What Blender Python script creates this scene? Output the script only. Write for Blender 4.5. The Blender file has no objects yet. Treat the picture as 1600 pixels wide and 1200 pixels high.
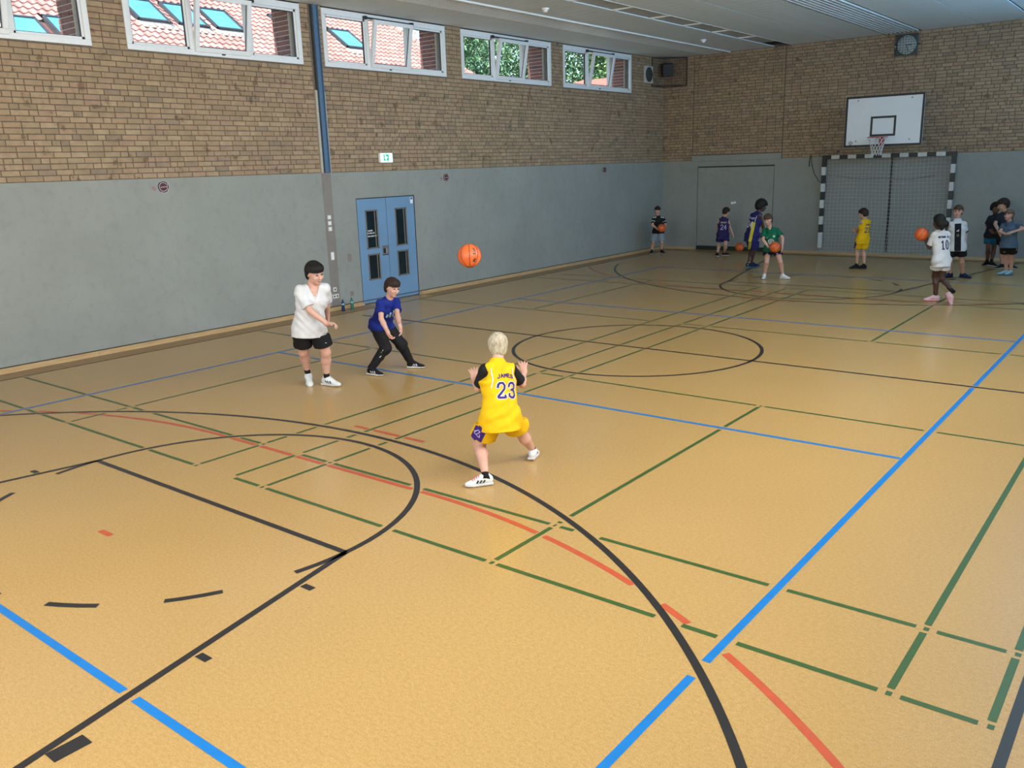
import bpy, bmesh, math, random
import numpy as np
from mathutils import Vector, Matrix, Euler
from mathutils.bvhtree import BVHTree

random.seed(7)
RNG = np.random.default_rng(7)
S = bpy.context.scene
COL = S.collection

# ------------------------------------------------------------------ camera
cam_d = bpy.data.cameras.new('camera')
cam_d.sensor_width = 36.0
cam_d.lens = 1341.15 / 1600 * 36.0
cam_d.clip_end = 300
cam = bpy.data.objects.new('camera', cam_d)
COL.objects.link(cam)
CAM = Vector((6.30025, -10.84066, 2.64732))
cam.location = CAM
cam.rotation_euler = (1.32216087, 0.0306755, 0.6654583)
S.camera = cam

# ------------------------------------------------------------------ view
S.view_settings.view_transform = 'Standard'
S.view_settings.look = 'None'
S.view_settings.gamma = 1.0
S.view_settings.use_curve_mapping = False
S.view_settings.exposure = 0.0

# ------------------------------------------------------------------ world (sky) and sun
w = bpy.data.worlds.new('sky')
S.world = w
w.use_nodes = True
nt = w.node_tree
nt.nodes.clear()
sky = nt.nodes.new('ShaderNodeTexSky')
sky.sky_type = 'NISHITA'
sky.sun_disc = False
sky.sun_elevation = math.radians(52)
sky.sun_rotation = math.radians(170)
bg = nt.nodes.new('ShaderNodeBackground')
bg.inputs['Strength'].default_value = 0.45
wo = nt.nodes.new('ShaderNodeOutputWorld')
nt.links.new(sky.outputs[0], bg.inputs[0])
nt.links.new(bg.outputs[0], wo.inputs[0])

def light(name, kind, energy, color, loc, direction, **kw):
    d = bpy.data.lights.new(name, kind)
    d.energy = energy
    d.color = color
    for k, v in kw.items():
        setattr(d, k, v)
    o = bpy.data.objects.new(name, d)
    COL.objects.link(o)
    o.location = loc
    o.rotation_euler = Vector(direction).to_track_quat('-Z', 'Y').to_euler()
    return o

light('sun', 'SUN', 11.0, (1.0, 0.95, 0.88), (-4, -20, 30), (0.12, 0.55, -0.82), angle=math.radians(0.6))
# daylight entering through the window band of the long wall behind the camera's right shoulder, plus added blue ceiling fill
for yc, en, col, dr, sp in ((-10.6, 125, (1.0, 0.95, 0.87), (-1, 0, -0.55), 140), (-6.6, 175, (1.0, 0.95, 0.87), (-1, 0, -0.55), 140), (-2.6, 205, (1.0, 0.95, 0.88), (-1, 0, -0.6), 140),
                            (1.4, 150, (0.96, 0.96, 0.95), (-1, 0, -0.55), 140),
                            (-8.6, 80, (0.50, 0.78, 1.0), (-1, 0, 0.62), 130), (-3.6, 85, (0.45, 0.75, 1.0), (-1, 0, 0.62), 130), (1.4, 100, (0.35, 0.70, 1.0), (-1, 0, 0.62), 130),  # this row and the next: added blue fill lamps tilted up at the ceiling
                            (5.4, 160, (0.28, 0.64, 1.0), (-1, 0, 0.62), 130), (9.4, 175, (0.26, 0.62, 1.0), (-1, 0, 0.62), 130)):
    light('window_light_and_fill', 'AREA', en, col, (7.02, yc, 4.5), dr, shape='RECTANGLE', size=3.4, size_y=1.7, spread=math.radians(sp))
# daylight entering through the glazed end wall behind the camera
light('end_window_daylight', 'AREA', 350, (1.0, 0.95, 0.86), (1.0, -13.3, 3.3), (0, 1, -0.22),
      shape='RECTANGLE', size=9.0, size_y=3.2)

# ------------------------------------------------------------------ helpers: objects
def tag(o, label=None, cat=None, group=None, kind=None):
    if label: o['label'] = label
    if cat: o['category'] = cat
    if group: o['group'] = group
    if kind: o['kind'] = kind
    return o

def empty(name, loc=(0, 0, 0), label=None, cat=None, group=None, kind=None):
    o = bpy.data.objects.new(name, None)
    o.empty_display_size = 0.1
    COL.objects.link(o)
    o.location = loc
    return tag(o, label, cat, group, kind)

def wloc(o):
    v = Vector((0, 0, 0))
    while o is not None:
        v = v + o.location
        o = o.parent
    return v

def add(name, me, parent=None, loc=None):
    o = bpy.data.objects.new(name, me)
    COL.objects.link(o)
    if parent is not None:
        o.parent = parent
    if loc is not None:
        o.location = loc
    return o

class MB:
    """collects shapes in world coordinates and links them as one mesh object"""
    def __init__(s):
        s.v, s.f, s.m, s.sm = [], [], [], []
    def poly(s, pts, faces, m=0, smooth=False):
        n = len(s.v)
        s.v += [tuple(p) for p in pts]
        for f in faces:
            s.f.append([n + i for i in f]); s.m.append(m); s.sm.append(smooth)
        return s
    def box(s, x0, x1, y0, y1, z0, z1, m=0):
        p = [(x0,y0,z0),(x1,y0,z0),(x1,y1,z0),(x0,y1,z0),(x0,y0,z1),(x1,y0,z1),(x1,y1,z1),(x0,y1,z1)]
        return s.poly(p, [(3,2,1,0),(4,5,6,7),(0,1,5,4),(1,2,6,5),(2,3,7,6),(3,0,4,7)], m)
    def bevel_box(s, x0, x1, y0, y1, z0, z1, b=0.005, m=0):
        bm = bmesh.new()
        bmesh.ops.create_cube(bm, size=1)
        for v in bm.verts:
            v.co = Vector(((x0+x1)/2 + v.co.x*(x1-x0), (y0+y1)/2 + v.co.y*(y1-y0), (z0+z1)/2 + v.co.z*(z1-z0)))
        bmesh.ops.bevel(bm, geom=bm.edges[:], offset=b, segments=2, affect='EDGES', profile=0.5)
        return s.bm(bm, m)
    def bm(s, bm, m=0, smooth=False, mat=None):
        bm.verts.index_update()
        pts = [(mat @ v.co) if mat else v.co for v in bm.verts]
        s.poly(pts, [[v.index for v in f.verts] for f in bm.faces], m, smooth)
        bm.free()
        return s
    def tube(s, pts, r, n=8, m=0, cap=True, smooth=True):
        pts = [Vector(p) for p in pts]
        rs = r if isinstance(r, (list, tuple)) else [r]*len(pts)
        t0 = (pts[1]-pts[0]).normalized()
        up = Vector((0,0,1)) if abs(t0.z) < 0.9 else Vector((1,0,0))
        a = t0.cross(up).normalized()
        V = []
        for i, p in enumerate(pts):
            t = (pts[min(i+1,len(pts)-1)] - pts[max(i-1,0)])
            t = t.normalized() if t.length > 1e-9 else t0
            a = (a - t*a.dot(t)).normalized()
            b = t.cross(a)
            for k in range(n):
                an = 2*math.pi*k/n
                V.append(p + (a*math.cos(an) + b*math.sin(an))*rs[i])
        F = []
        for i in range(len(pts)-1):
            for k in range(n):
                F.append((i*n+k, i*n+(k+1)%n, (i+1)*n+(k+1)%n, (i+1)*n+k))
        s.poly(V, F, m, smooth)
        if cap:
            e = (len(pts)-1)*n
            s.poly(V[:n], [tuple(range(n))[::-1]], m); s.poly(V[e:], [tuple(range(n))], m)
        return s
    def lathe(s, prof, origin=(0,0,0), n=24, m=0, axis='z'):
        V, F = [], []
        for (r, z) in prof:
            for k in range(n):
                an = 2*math.pi*k/n
                c = (r*math.cos(an), r*math.sin(an), z)
                if axis == 'x': c = (z, r*math.cos(an), r*math.sin(an))
                if axis == 'y': c = (r*math.sin(an), z, r*math.cos(an))
                V.append((c[0]+origin[0], c[1]+origin[1], c[2]+origin[2]))
        for i in range(len(prof)-1):
            for k in range(n):
                F.append((i*n+k, i*n+(k+1)%n, (i+1)*n+(k+1)%n, (i+1)*n+k))
        s.poly(V, F, m, True)
        s.poly(V[:n], [tuple(range(n))[::-1]], m); s.poly(V[-n:], [tuple(range(n))], m)
        return s
    def build(s, name, mats, parent=None, origin=None):
        o0 = Vector(origin) if origin is not None else (wloc(parent) if parent is not None else Vector((0,0,0)))
        me = bpy.data.meshes.new(name)
        me.from_pydata([(p[0]-o0.x, p[1]-o0.y, p[2]-o0.z) for p in s.v], [], s.f)
        mats = mats if isinstance(mats, (list, tuple)) else [mats]
        for mm in mats:
            me.materials.append(mm)
        if len(mats) > 1:
            me.polygons.foreach_set('material_index', s.m)
        me.polygons.foreach_set('use_smooth', s.sm)
        me.update()
        o = add(name, me, parent)
        if parent is None and origin is not None:
            o.location = o0
        return o

# ------------------------------------------------------------------ helpers: materials
def srgb(r, g, b):
    return tuple(((c/255)/12.92 if c/255 <= 0.04045 else ((c/255+0.055)/1.055)**2.4) for c in (r, g, b)) + (1.0,)

class NT:
    def __init__(s, name):
        s.mat = bpy.data.materials.new(name)
        s.mat.use_nodes = True
        s.t = s.mat.node_tree
        s.b = s.t.nodes['Principled BSDF']
    def n(s, typ, **kw):
        nd = s.t.nodes.new(typ)
        for k, v in kw.items():
            if k in nd.inputs: nd.inputs[k].default_value = v
            else: setattr(nd, k, v)
        return nd
    def l(s, a, b):
        s.t.links.new(a, b)
    def ramp(s, fac, stops, interp='LINEAR'):
        r = s.n('ShaderNodeValToRGB')
        r.color_ramp.interpolation = interp
        els = r.color_ramp.elements
        while len(els) < len(stops): els.new(0.5)
        for e, (p, c) in zip(els, stops):
            e.position = p; e.color = c
        s.l(fac, r.inputs[0])
        return r.outputs[0]
    def mix(s, fac, a, b, blend='MIX'):
        m = s.n('ShaderNodeMix', data_type='RGBA', blend_type=blend)
        for sock, v in ((m.inputs[0], fac), (m.inputs[6], a), (m.inputs[7], b)):
            if hasattr(v, 'links'): s.l(v, sock)
            else: sock.default_value = v
        return m.outputs[2]
    def math(s, op, a, b=0.0):
        m = s.n('ShaderNodeMath', operation=op)
        for sock, v in ((m.inputs[0], a), (m.inputs[1], b)):
            if hasattr(v, 'links'): s.l(v, sock)
            else: sock.default_value = v
        return m.outputs[0]
    def noise(s, scale, detail=3.0, rough=0.5, coord='Object', out='Fac', stretch=None):
        tc = s.n('ShaderNodeTexCoord')
        nz = s.n('ShaderNodeTexNoise')
        nz.inputs['Scale'].default_value = scale
        nz.inputs['Detail'].default_value = detail
        nz.inputs['Roughness'].default_value = rough
        if stretch:
            mp = s.n('ShaderNodeMapping')
            mp.inputs['Scale'].default_value = stretch
            s.l(tc.outputs[coord], mp.inputs[0]); s.l(mp.outputs[0], nz.inputs['Vector'])
        else:
            s.l(tc.outputs[coord], nz.inputs['Vector'])
        return nz.outputs[out]
    def bump(s, h, strength=0.3, dist=0.01):
        b = s.n('ShaderNodeBump')
        b.inputs['Strength'].default_value = strength
        b.inputs['Distance'].default_value = dist
        s.l(h, b.inputs['Height']); s.l(b.outputs[0], s.b.inputs['Normal'])
    def col(s, c):
        if hasattr(c, 'links'): s.l(c, s.b.inputs['Base Color'])
        else: s.b.inputs['Base Color'].default_value = c

def M(name, col, rough=0.6, var=0.12, scale=12.0, bump=0.0, bscale=60.0, metal=0.0, spec=0.5, sheen=0.0):
    """plain procedural surface: slight colour mottling and optional fine relief"""
    t = NT(name)
    c2 = tuple(min(1.0, x*(1-var)) for x in col[:3]) + (1,)
    c1 = tuple(min(1.0, x*(1+var*0.6)) for x in col[:3]) + (1,)
    t.col(t.ramp(t.noise(scale), [(0.3, c2), (0.7, c1)]))
    t.b.inputs['Roughness'].default_value = rough
    t.b.inputs['Metallic'].default_value = metal
    t.b.inputs['Specular IOR Level'].default_value = spec
    if sheen: t.b.inputs['Sheen Weight'].default_value = sheen
    if bump: t.bump(t.noise(bscale, 2.0), bump, 0.01)
    return t.mat
# ================================================================== dimensions of the hall
XL, YF, XR, YN, ZC = -6.85, 13.44, 7.0, -13.44, 5.6
ZB = 2.63            # lower edge of the brickwork
ZW0, ZW1 = 4.55, 5.575
WINS = [(-7.38, -4.02), (-3.47, -0.13), (0.37, 3.72), (4.23, 7.60), (8.13, 11.50)]

# ------------------------------------------------------------------ materials of the setting
def floor_mat():
    t = NT('linoleum_floor')
    fine = t.noise(140, 2.0, 0.6)
    mid = t.noise(34, 3.0, 0.6, stretch=(1.0, 1.6, 1.0))
    big = t.noise(0.35, 3.0, 0.55)
    a = t.ramp(fine, [(0.32, (0.38, 0.23, 0.07, 1)), (0.5, (0.50, 0.315, 0.112, 1)), (0.70, (0.66, 0.46, 0.21, 1))])
    b = t.ramp(mid, [(0.35, (0.43, 0.26, 0.083, 1)), (0.65, (0.55, 0.355, 0.135, 1))])
    c = t.mix(0.5, a, b)
    d = t.ramp(big, [(0.35, (0.94, 0.94, 0.94, 1)), (0.65, (1, 1, 1, 1))])
    t.col(t.mix(1.0, c, d, 'MULTIPLY'))
    r = t.ramp(t.noise(0.8, 2.0, 0.5), [(0.2, (0.21,)*3+(1,)), (0.8, (0.25,)*3+(1,))])
    t.l(r, t.b.inputs['Roughness'])
    t.b.inputs['Specular IOR Level'].default_value = 0.45
    return t.mat

def plaster_mat(name, col):
    t = NT(name)
    a = t.noise(0.9, 5.0, 0.65)
    b = t.noise(7.0, 4.0, 0.6)
    c1 = t.ramp(a, [(0.3, tuple(x*0.90 for x in col)+(1,)), (0.7, tuple(x*1.06 for x in col)+(1,))])
    c2 = t.ramp(b, [(0.25, (0.88, 0.89, 0.88, 1)), (0.5, (1, 1, 1, 1)), (0.8, (1.0, 0.985, 0.97, 1))])
    t.col(t.mix(1.0, c1, c2, 'MULTIPLY'))
    t.b.inputs['Roughness'].default_value = 0.75
    t.bump(t.noise(25, 4.0), 0.12, 0.01)
    return t.mat

def brick_mat(name, stops, spots=True):
    t = NT(name)
    gi = t.n('ShaderNodeNewGeometry'); oi = t.n('ShaderNodeObjectInfo')
    r = t.math('FRACT', t.math('ADD', gi.outputs['Random Per Island'], t.math('MULTIPLY', oi.outputs['Random'], 7.31)))
    base = t.ramp(r, stops, 'LINEAR')
    cloud = t.ramp(t.noise(9.0, 4.0, 0.6, coord='Object'), [(0.3, (0.80, 0.79, 0.78, 1)), (0.7, (1.08, 1.06, 1.03, 1))])
    c = t.mix(1.0, base, cloud, 'MULTIPLY')
    if spots:
        tc = t.n('ShaderNodeTexCoord')
        vo = t.n('ShaderNodeTexNoise'); vo.inputs['Scale'].default_value = 5.5; vo.inputs['Detail'].default_value = 3
        t.l(oi.outputs['Location'], vo.inputs['Vector'])
        ad = t.n('ShaderNodeVectorMath', operation='ADD')
        t.l(tc.outputs['Object'], ad.inputs[0]); t.l(oi.outputs['Location'], ad.inputs[1])
        t.l(ad.outputs[0], vo.inputs['Vector'])
        sp = t.ramp(vo.outputs['Fac'], [(0.62, (1, 1, 1, 1)), (0.70, (0.55, 0.50, 0.46, 1))])
        c = t.mix(1.0, c, sp, 'MULTIPLY')
    t.col(c)
    t.b.inputs['Roughness'].default_value = 0.85
    t.bump(t.noise(70, 3.0), 0.25, 0.004)
    return t.mat

def wood_mat(name, c1, c2, stretch=(18, 1.2, 18)):
    t = NT(name)
    g = t.noise(3.0, 5.0, 0.6, stretch=stretch)
    t.col(t.ramp(g, [(0.3, c1), (0.7, c2)]))
    t.b.inputs['Roughness'].default_value = 0.45
    t.bump(g, 0.05, 0.004)
    return t.mat

def glass_mat(name, tint=(1, 1, 1, 1), alpha=0.12):
    # thin pane: mostly clear with a mirror share
    t = NT(name)
    g = t.n('ShaderNodeBsdfGlossy'); g.inputs['Roughness'].default_value = 0.02
    tr = t.n('ShaderNodeBsdfTransparent'); tr.inputs['Color'].default_value = tint
    nz = t.ramp(t.noise(2.0), [(0.3, (alpha*0.8,)*3+(1,)), (0.7, (alpha*1.2,)*3+(1,))])
    mx = t.n('ShaderNodeMixShader')
    t.l(nz, mx.inputs[0]); t.l(tr.outputs[0], mx.inputs[1]); t.l(g.outputs[0], mx.inputs[2])
    t.l(mx.outputs[0], t.t.nodes['Material Output'].inputs['Surface'])
    return t.mat

m_floor = floor_mat()
m_plaster = plaster_mat('grey_plaster', (0.285, 0.302, 0.282))
m_plaster2 = plaster_mat('brown_plaster', (0.235, 0.212, 0.195))
m_mortar = M('mortar', (0.155, 0.125, 0.10, 1), 0.9, 0.2, 20, 0.2)
m_brick = brick_mat('tan_brick', [(0.0, (0.30, 0.222, 0.142, 1)), (0.25, (0.355, 0.262, 0.168, 1)), (0.5, (0.40, 0.298, 0.196, 1)),
                                  (0.72, (0.355, 0.250, 0.163, 1)), (0.86, (0.37, 0.255, 0.178, 1)), (0.97, (0.275, 0.212, 0.15, 1))])
m_redbrick = brick_mat('red_brick', [(0.0, (0.15, 0.06, 0.055, 1)), (0.5, (0.22, 0.085, 0.07, 1)), (1.0, (0.13, 0.065, 0.07, 1))], False)
m_whitejoint = M('pale_mortar', (0.55, 0.50, 0.48, 1), 0.9, 0.1)
m_ceil = M('ceiling_panel_white', (0.72, 0.78, 0.82, 1), 0.7, 0.06, 1.5)
m_ceil_dark = M('ceiling_void', (0.03, 0.033, 0.036, 1), 0.8, 0.1)
m_white_al = M('white_lacquer', (0.85, 0.87, 0.88, 1), 0.4, 0.04)
m_pvc = M('white_pvc', (0.76, 0.80, 0.84, 1), 0.35, 0.04)
m_gasket = M('black_gasket', (0.02, 0.02, 0.022, 1), 0.5, 0.1)
m_glass = glass_mat('window_glass', (0.96, 1.0, 0.99, 1), 0.05)
m_wood = wood_mat('light_wood', (0.42, 0.27, 0.13, 1), (0.60, 0.41, 0.21, 1))
m_woodx = wood_mat('light_wood_across', (0.42, 0.27, 0.13, 1), (0.60, 0.41, 0.21, 1), (1.2, 18, 18))
m_border = wood_mat('worn_border_wood', (0.27, 0.165, 0.075, 1), (0.38, 0.24, 0.11, 1))
m_borderx = wood_mat('worn_border_wood_across', (0.27, 0.165, 0.075, 1), (0.38, 0.24, 0.11, 1), (1.2, 18, 18))
m_seam = M('dark_seam', (0.035, 0.028, 0.02, 1), 0.8, 0.1)
m_black = M('matt_black', (0.018, 0.018, 0.02, 1), 0.5, 0.15)
m_grey_metal = M('grey_metal', (0.25, 0.26, 0.27, 1), 0.4, 0.1, metal=0.6)

def line_mat(name, col):
    t = NT(name)
    n = t.ramp(t.noise(11.0, 4.0, 0.6), [(0.3, tuple(x*0.9 for x in col)+(1,)), (0.7, tuple(x*1.05 for x in col)+(1,))])
    t.col(n)
    t.b.inputs['Roughness'].default_value = 0.33
    return t.mat
m_lblack = line_mat('black_line_paint', (0.022, 0.021, 0.022))
m_lblue = line_mat('blue_line_paint', (0.006, 0.19, 0.56))
m_lgreen = line_mat('green_line_paint', (0.046, 0.108, 0.026))
m_lred = line_mat('red_line_paint', (0.54, 0.095, 0.040))

# ================================================================== floor
fl = MB().box(XL-0.3, XR+0.3, YN-0.3, YF+0.3, -0.2, 0.0).build('floor', m_floor)
tag(fl, 'tan speckled linoleum sports hall floor with coloured court lines', None, None, 'structure')

# ------------------------------------------------------------------ court lines, cut where a stronger colour crosses
def arc(cx, cy, r, a0, a1, step=0.02):
    n = max(8, int(abs(a1-a0)*r/step))
    return [(cx + r*math.cos(a0+(a1-a0)*i/n), cy + r*math.sin(a0+(a1-a0)*i/n)) for i in range(n+1)]
def seg(x0, y0, x1, y1, step=0.01):
    n = max(2, int(math.hypot(x1-x0, y1-y0)/step))
    return [(x0+(x1-x0)*i/n, y0+(y1-y0)*i/n) for i in range(n+1)]

LINES = []   # (name, colour rank, half width, points)
def L(name, rank, pts, hw=0.025, cut=True):
    LINES.append((name, rank, hw, np.array(pts), cut))
BK, BL, GR, RD = 3, 2, 1, 0
FT = 7.17; BASE = 12.97; HC = 11.395
for s in (-1, 1):
    y = lambda v: s*v
    L('free_throw_line', BK, seg(-1.8, y(FT), 1.8, y(FT)), cut=False)
    L('free_throw_arc', BK, arc(0, y(FT), 1.8, 0, -s*math.pi), cut=False)
    for sx in (-1, 1):
        L('key_line', BK, seg(sx*1.8, y(FT), sx*3.0, y(BASE)), cut=False)
    # dashed lower half of the free throw circle
    for a0, a1 in ((0.0, 0.23), (0.50, 0.70), (0.93, 1.13), (1.36, 1.57+0.02)):
        L('dashed_circle_mark', BK, arc(0, y(FT), 1.8, s*a0, s*a1), cut=False)
        if a1 < 1.5:
            L('dashed_circle_mark', BK, arc(0, y(FT), 1.8, s*(math.pi-a0), s*(math.pi-a1)), cut=False)
    # three point line
    L('three_point_line', BK, arc(0, y(HC), 6.25, s*(-0.35), s*(-math.pi+0.35)) if s < 0 else arc(0, y(HC), 6.25, -0.36, -math.pi+0.36), cut=False)
    # rebound place marks beside the key
    for d, w2 in ((7.67, 0.025), (8.56, 0.025), (9.40, 0.09), (10.3, 0.025)):
        xk = 1.8 + (d-FT)/(BASE-FT)*1.2
        for sx in (-1, 1):
            L('key_tick', BK, seg(sx*(xk+0.045), y(d), sx*(xk+0.145), y(d)), w2, False)
    # volleyball
    L('attack_line', BL, seg(-4.47, y(3), 4.47, y(3)))
    L('end_line', BL, seg(-4.5, y(9), 4.5, y(9)))
    # badminton
    L('badminton_back_line', GR, seg(-0.27, y(6.7), 5.85, y(6.7)), 0.02)
    L('badminton_back_line', GR, seg(-6.05, y(6.7), -0.83, y(6.7)), 0.02)
    L('badminton_service_line', GR, seg(-0.27, y(5.94), 5.85, y(5.94)), 0.02)
    L('badminton_service_line', GR, seg(-6.3, y(5.94), -0.83, y(5.94)), 0.02)
    L('badminton_short_service_line', GR, seg(-0.27, y(2.03), 5.85, y(2.03)), 0.02)
    L('badminton_short_service_line', GR, seg(-6.3, y(2.03), -0.83, y(2.03)), 0.02)
    L('badminton_centre_line', GR, seg(2.765, y(6.72), 2.765, y(2.03)), 0.02)
    L('badminton_centre_line', GR, seg(-3.44, y(6.72), -3.44, y(2.03)), 0.02)
    # handball
    pts = arc(-1.5, y(12), 6, s*(-math.pi), s*(-math.pi/2)) + seg(-1.5, y(6), 1.5, y(6)) + arc(1.5, y(12), 6, s*(-math.pi/2), 0)
    L('goal_area_line', RD, pts)
    L('seven_metre_line', RD, seg(-0.53, y(5), 0.49, y(5)))
    L('four_metre_mark', RD, seg(-0.10, y(8), 0.06, y(8)))
L('halfway_line', BK, seg(-5.91, 0, 5.91, 0), cut=False)
L('centre_circle', BK, arc(0, 0, 1.8, 0, 2*math.pi), cut=False)
L('side_line', BK, seg(5.915, -13.0, 5.915, 13.0), cut=False)
for sx in (-1, 1):
    L('volleyball_side_line', BL, seg(sx*4.5, -9.0, sx*4.5, 9.0))
for gx in (5.83, 5.37, -0.28, 0.18, -0.85):
    L('badminton_side_line', GR, seg(gx, -6.72, gx, 6.72), 0.02)
L_MAT = {BK: m_lblack, BL: m_lblue, GR: m_lgreen, RD: m_lred}
for i, (name, rank, hw, pts, cut) in enumerate(LINES):
    keep = np.ones(len(pts), bool)
    if cut:
        bb0, bb1 = pts.min(0)-0.3, pts.max(0)+0.3
        for j, (n2, r2, h2, p2, c2) in enumerate(LINES):
            if j == i or r2 < rank: continue
            q = p2[((p2 > bb0) & (p2 < bb1)).all(1)]
            if not len(q): continue
            d = np.full(len(pts), 9.0)
            for k in range(0, len(q), 400):
                d = np.minimum(d, np.sqrt(((pts[:, None]-q[None, k:k+400])**2).sum(2)).min(1))
            if r2 > rank:
                keep &= d > h2 + (0.03 if rank != RD else 0.012)
            elif rank == GR:
                t1 = pts[-1]-pts[0]; t2 = p2[-1]-p2[0]
                if abs(t1[0]*t2[0]+t1[1]*t2[1]) < 1e-6:      # crossing at right angles leaves a little square
                    if abs(t1[0]) > abs(t1[1]): keep &= (d < h2) | (d > h2 + 0.03)
                    else: keep &= (d > h2 + 0.022)
    mb = MB(); z = 0.0012 + 0.0004*rank
    tan = np.gradient(pts, axis=0); tan /= np.linalg.norm(tan, axis=1)[:, None] + 1e-12
    nor = np.stack([-tan[:, 1], tan[:, 0]], 1)
    if name != 'key_tick' and len(pts) > 2:
        runs, st = [], None
        for k in range(len(pts)+1):
            if k < len(pts) and keep[k]:
                if st is None: st = k
            elif st is not None:
                if (k-1-st)*0.01 > (0.1 if rank == RD and len(pts) > 200 else 0.0): runs.append((st, k-1))
                st = None
    else:
        runs = [(0, len(pts)-1)]
    curved = abs(np.cross(tan[0], tan[len(tan)//3])) > 1e-4 if len(pts) > 6 else False
    for a, b in runs:
        idx = list(range(a, b+1, 6 if curved else 10**6)) 
        if idx[-1] != b: idx.append(b)
        V = []
        for k in idx:
            V.append((*(pts[k]+nor[k]*hw), z)); V.append((*(pts[k]-nor[k]*hw), z))
        mb.poly(V, [(2*q+1, 2*q+3, 2*q+2, 2*q) for q in range(len(idx)-1)])
    if mb.v:
        mb.build(name, L_MAT[rank], fl)

# ================================================================== bricks
def brick_rows(a0, a1, z0, z1, holes, seed, L1=0.24, hd=0.115, j=0.011, ph=0.0833):
    """wild bond: (start, end, z) of every brick; holes are (a0,a1,z0,z1)"""
    rnd = random.Random(seed)
    out = []
    n = int(round((z1-z0)/ph))
    ph = (z1-z0)/n
    for k in range(n):
        zb, zt = z0+k*ph+j/2, z0+(k+1)*ph-j/2
        iv = [(a0, a1)]
        for h in holes:
            if h[2] < zt-0.01 and h[3] > zb+0.01:
                nv = []
                for (p, q) in iv:
                    if h[1] <= p or h[0] >= q: nv.append((p, q)); continue
                    if h[0] > p: nv.append((p, h[0]))
                    if h[1] < q: nv.append((h[1], q))
                iv = nv
        for (p, q) in iv:
            c = p
            first = True
            while c < q-0.02:
                ln = hd if rnd.random() < 0.24 else L1
                if first:
                    ln = rnd.choice((hd, L1, 0.17)); first = False
                e = min(c+ln, q)
                if q-e < 0.06: e = q
                out.append((c, e, zb, zt)); c = e+j
    return out

def brick_mesh(mb, to, a0, a1, z0, z1, d0, d1, ch=0.004, m=0):
    """one brick: face at depth d1 with a small chamfer, back at d0; to(a, depth, z) -> world"""
    P = [(a0,d0,z0),(a1,d0,z0),(a1,d0,z1),(a0,d0,z1)]
    P += [(a0,d1-(d1-d0)*0.25,z0),(a1,d1-(d1-d0)*0.25,z0),(a1,d1-(d1-d0)*0.25,z1),(a0,d1-(d1-d0)*0.25,z1)]
    P += [(a0+ch,d1,z0+ch),(a1-ch,d1,z0+ch),(a1-ch,d1,z1-ch),(a0+ch,d1,z1-ch)]
    F = [(8,9,10,11)]
    for q in range(4):
        r = (q+1) % 4
        F += [(q, r, 4+r, 4+q), (4+q, 4+r, 8+r, 8+q)]
    mb.poly([to(*p) for p in P], F, m)

def lay_bricks(parent, rows, to, d0, d1, mat, name, limit, flip=False):
    """nearest full bricks become objects of their own, the rest one joined part"""
    sc = sorted(range(len(rows)), key=lambda i: (Vector(to((rows[i][0]+rows[i][1])/2, d1, rows[i][2]))-CAM).length)
    pick, cache = [], {}
    for i in sc:
        a0, a1, z0, z1 = rows[i]
        ln = round(a1-a0, 4)
        if ln in (0.24, 0.115) and len(pick) < limit:
            pick.append(i)
    pset = set(pick)
    pw = wloc(parent)
    for i in pick:
        a0, a1, z0, z1 = rows[i]
        key = (round(a1-a0, 4), round(z1-z0, 5))
        if key not in cache:
            mb = MB(); brick_mesh(mb, to, 0, a1-a0, 0, z1-z0, d0, d1)
            o = mb.build(name, mat, parent, origin=to(0, 0, 0)); me = o.data
            cache[key] = me
        else:
            o = add(name, cache[key], parent)
        o.location = Vector(to(a0, 0, z0)) - pw
    mb = MB()
    for i in range(len(rows)):
        if i not in pset:
            a0, a1, z0, z1 = rows[i]
            brick_mesh(mb, to, a0, a1, z0, z1, d0 + RNG.uniform(-0.001, 0.001), d1 + RNG.uniform(-0.0015, 0.0015))
    if mb.v:
        o = mb.build('remaining_bricks', mat, parent)
        tag(o, None, None, None, 'stuff')

# ================================================================== left wall
wl = MB()
DOOR = (0.88, 2.52, 0.0, 2.12)
# plaster below, with the door opening
wl.box(XL-0.12, XL, YN, DOOR[0], 0.0, ZB, 0); wl.box(XL-0.12, XL, DOOR[1], YF+0.2, 0.0, ZB, 0); wl.box(XL-0.12, XL, DOOR[0], DOOR[1], DOOR[3], ZB, 0)
# mortar backing above, with the window openings
edges = [YN] + [v for w_ in WINS for v in w_] + [YF+0.2]
wl.box(XL-0.30, XL-0.014, YN, YF+0.2, ZB, ZW0, 1)
for a, b in zip(edges[0::2], edges[1::2]):
    wl.box(XL-0.30, XL-0.014, a, b, ZW0, ZC+0.1, 1)
wl.box(XL-0.30, XL-0.014, YN, YF+0.2, ZW1+0.02, ZC+0.1, 1)
wall_left = wl.build('wall_left', [m_plaster, m_mortar])
tag(wall_left, 'long side wall of tan brick over grey plaster', None, None, 'structure')
holes = [(a, b, ZW0, ZW1+0.1) for a, b in WINS] + [(0.06, 0.31, ZB, ZC)]
rows = brick_rows(-8.2, YF, ZB+0.004, ZC, holes, 3)
lay_bricks(wall_left, rows, lambda a, d, z: (XL+d, a, z), -0.02, 0.0, m_brick, 'brick', 300)

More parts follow.
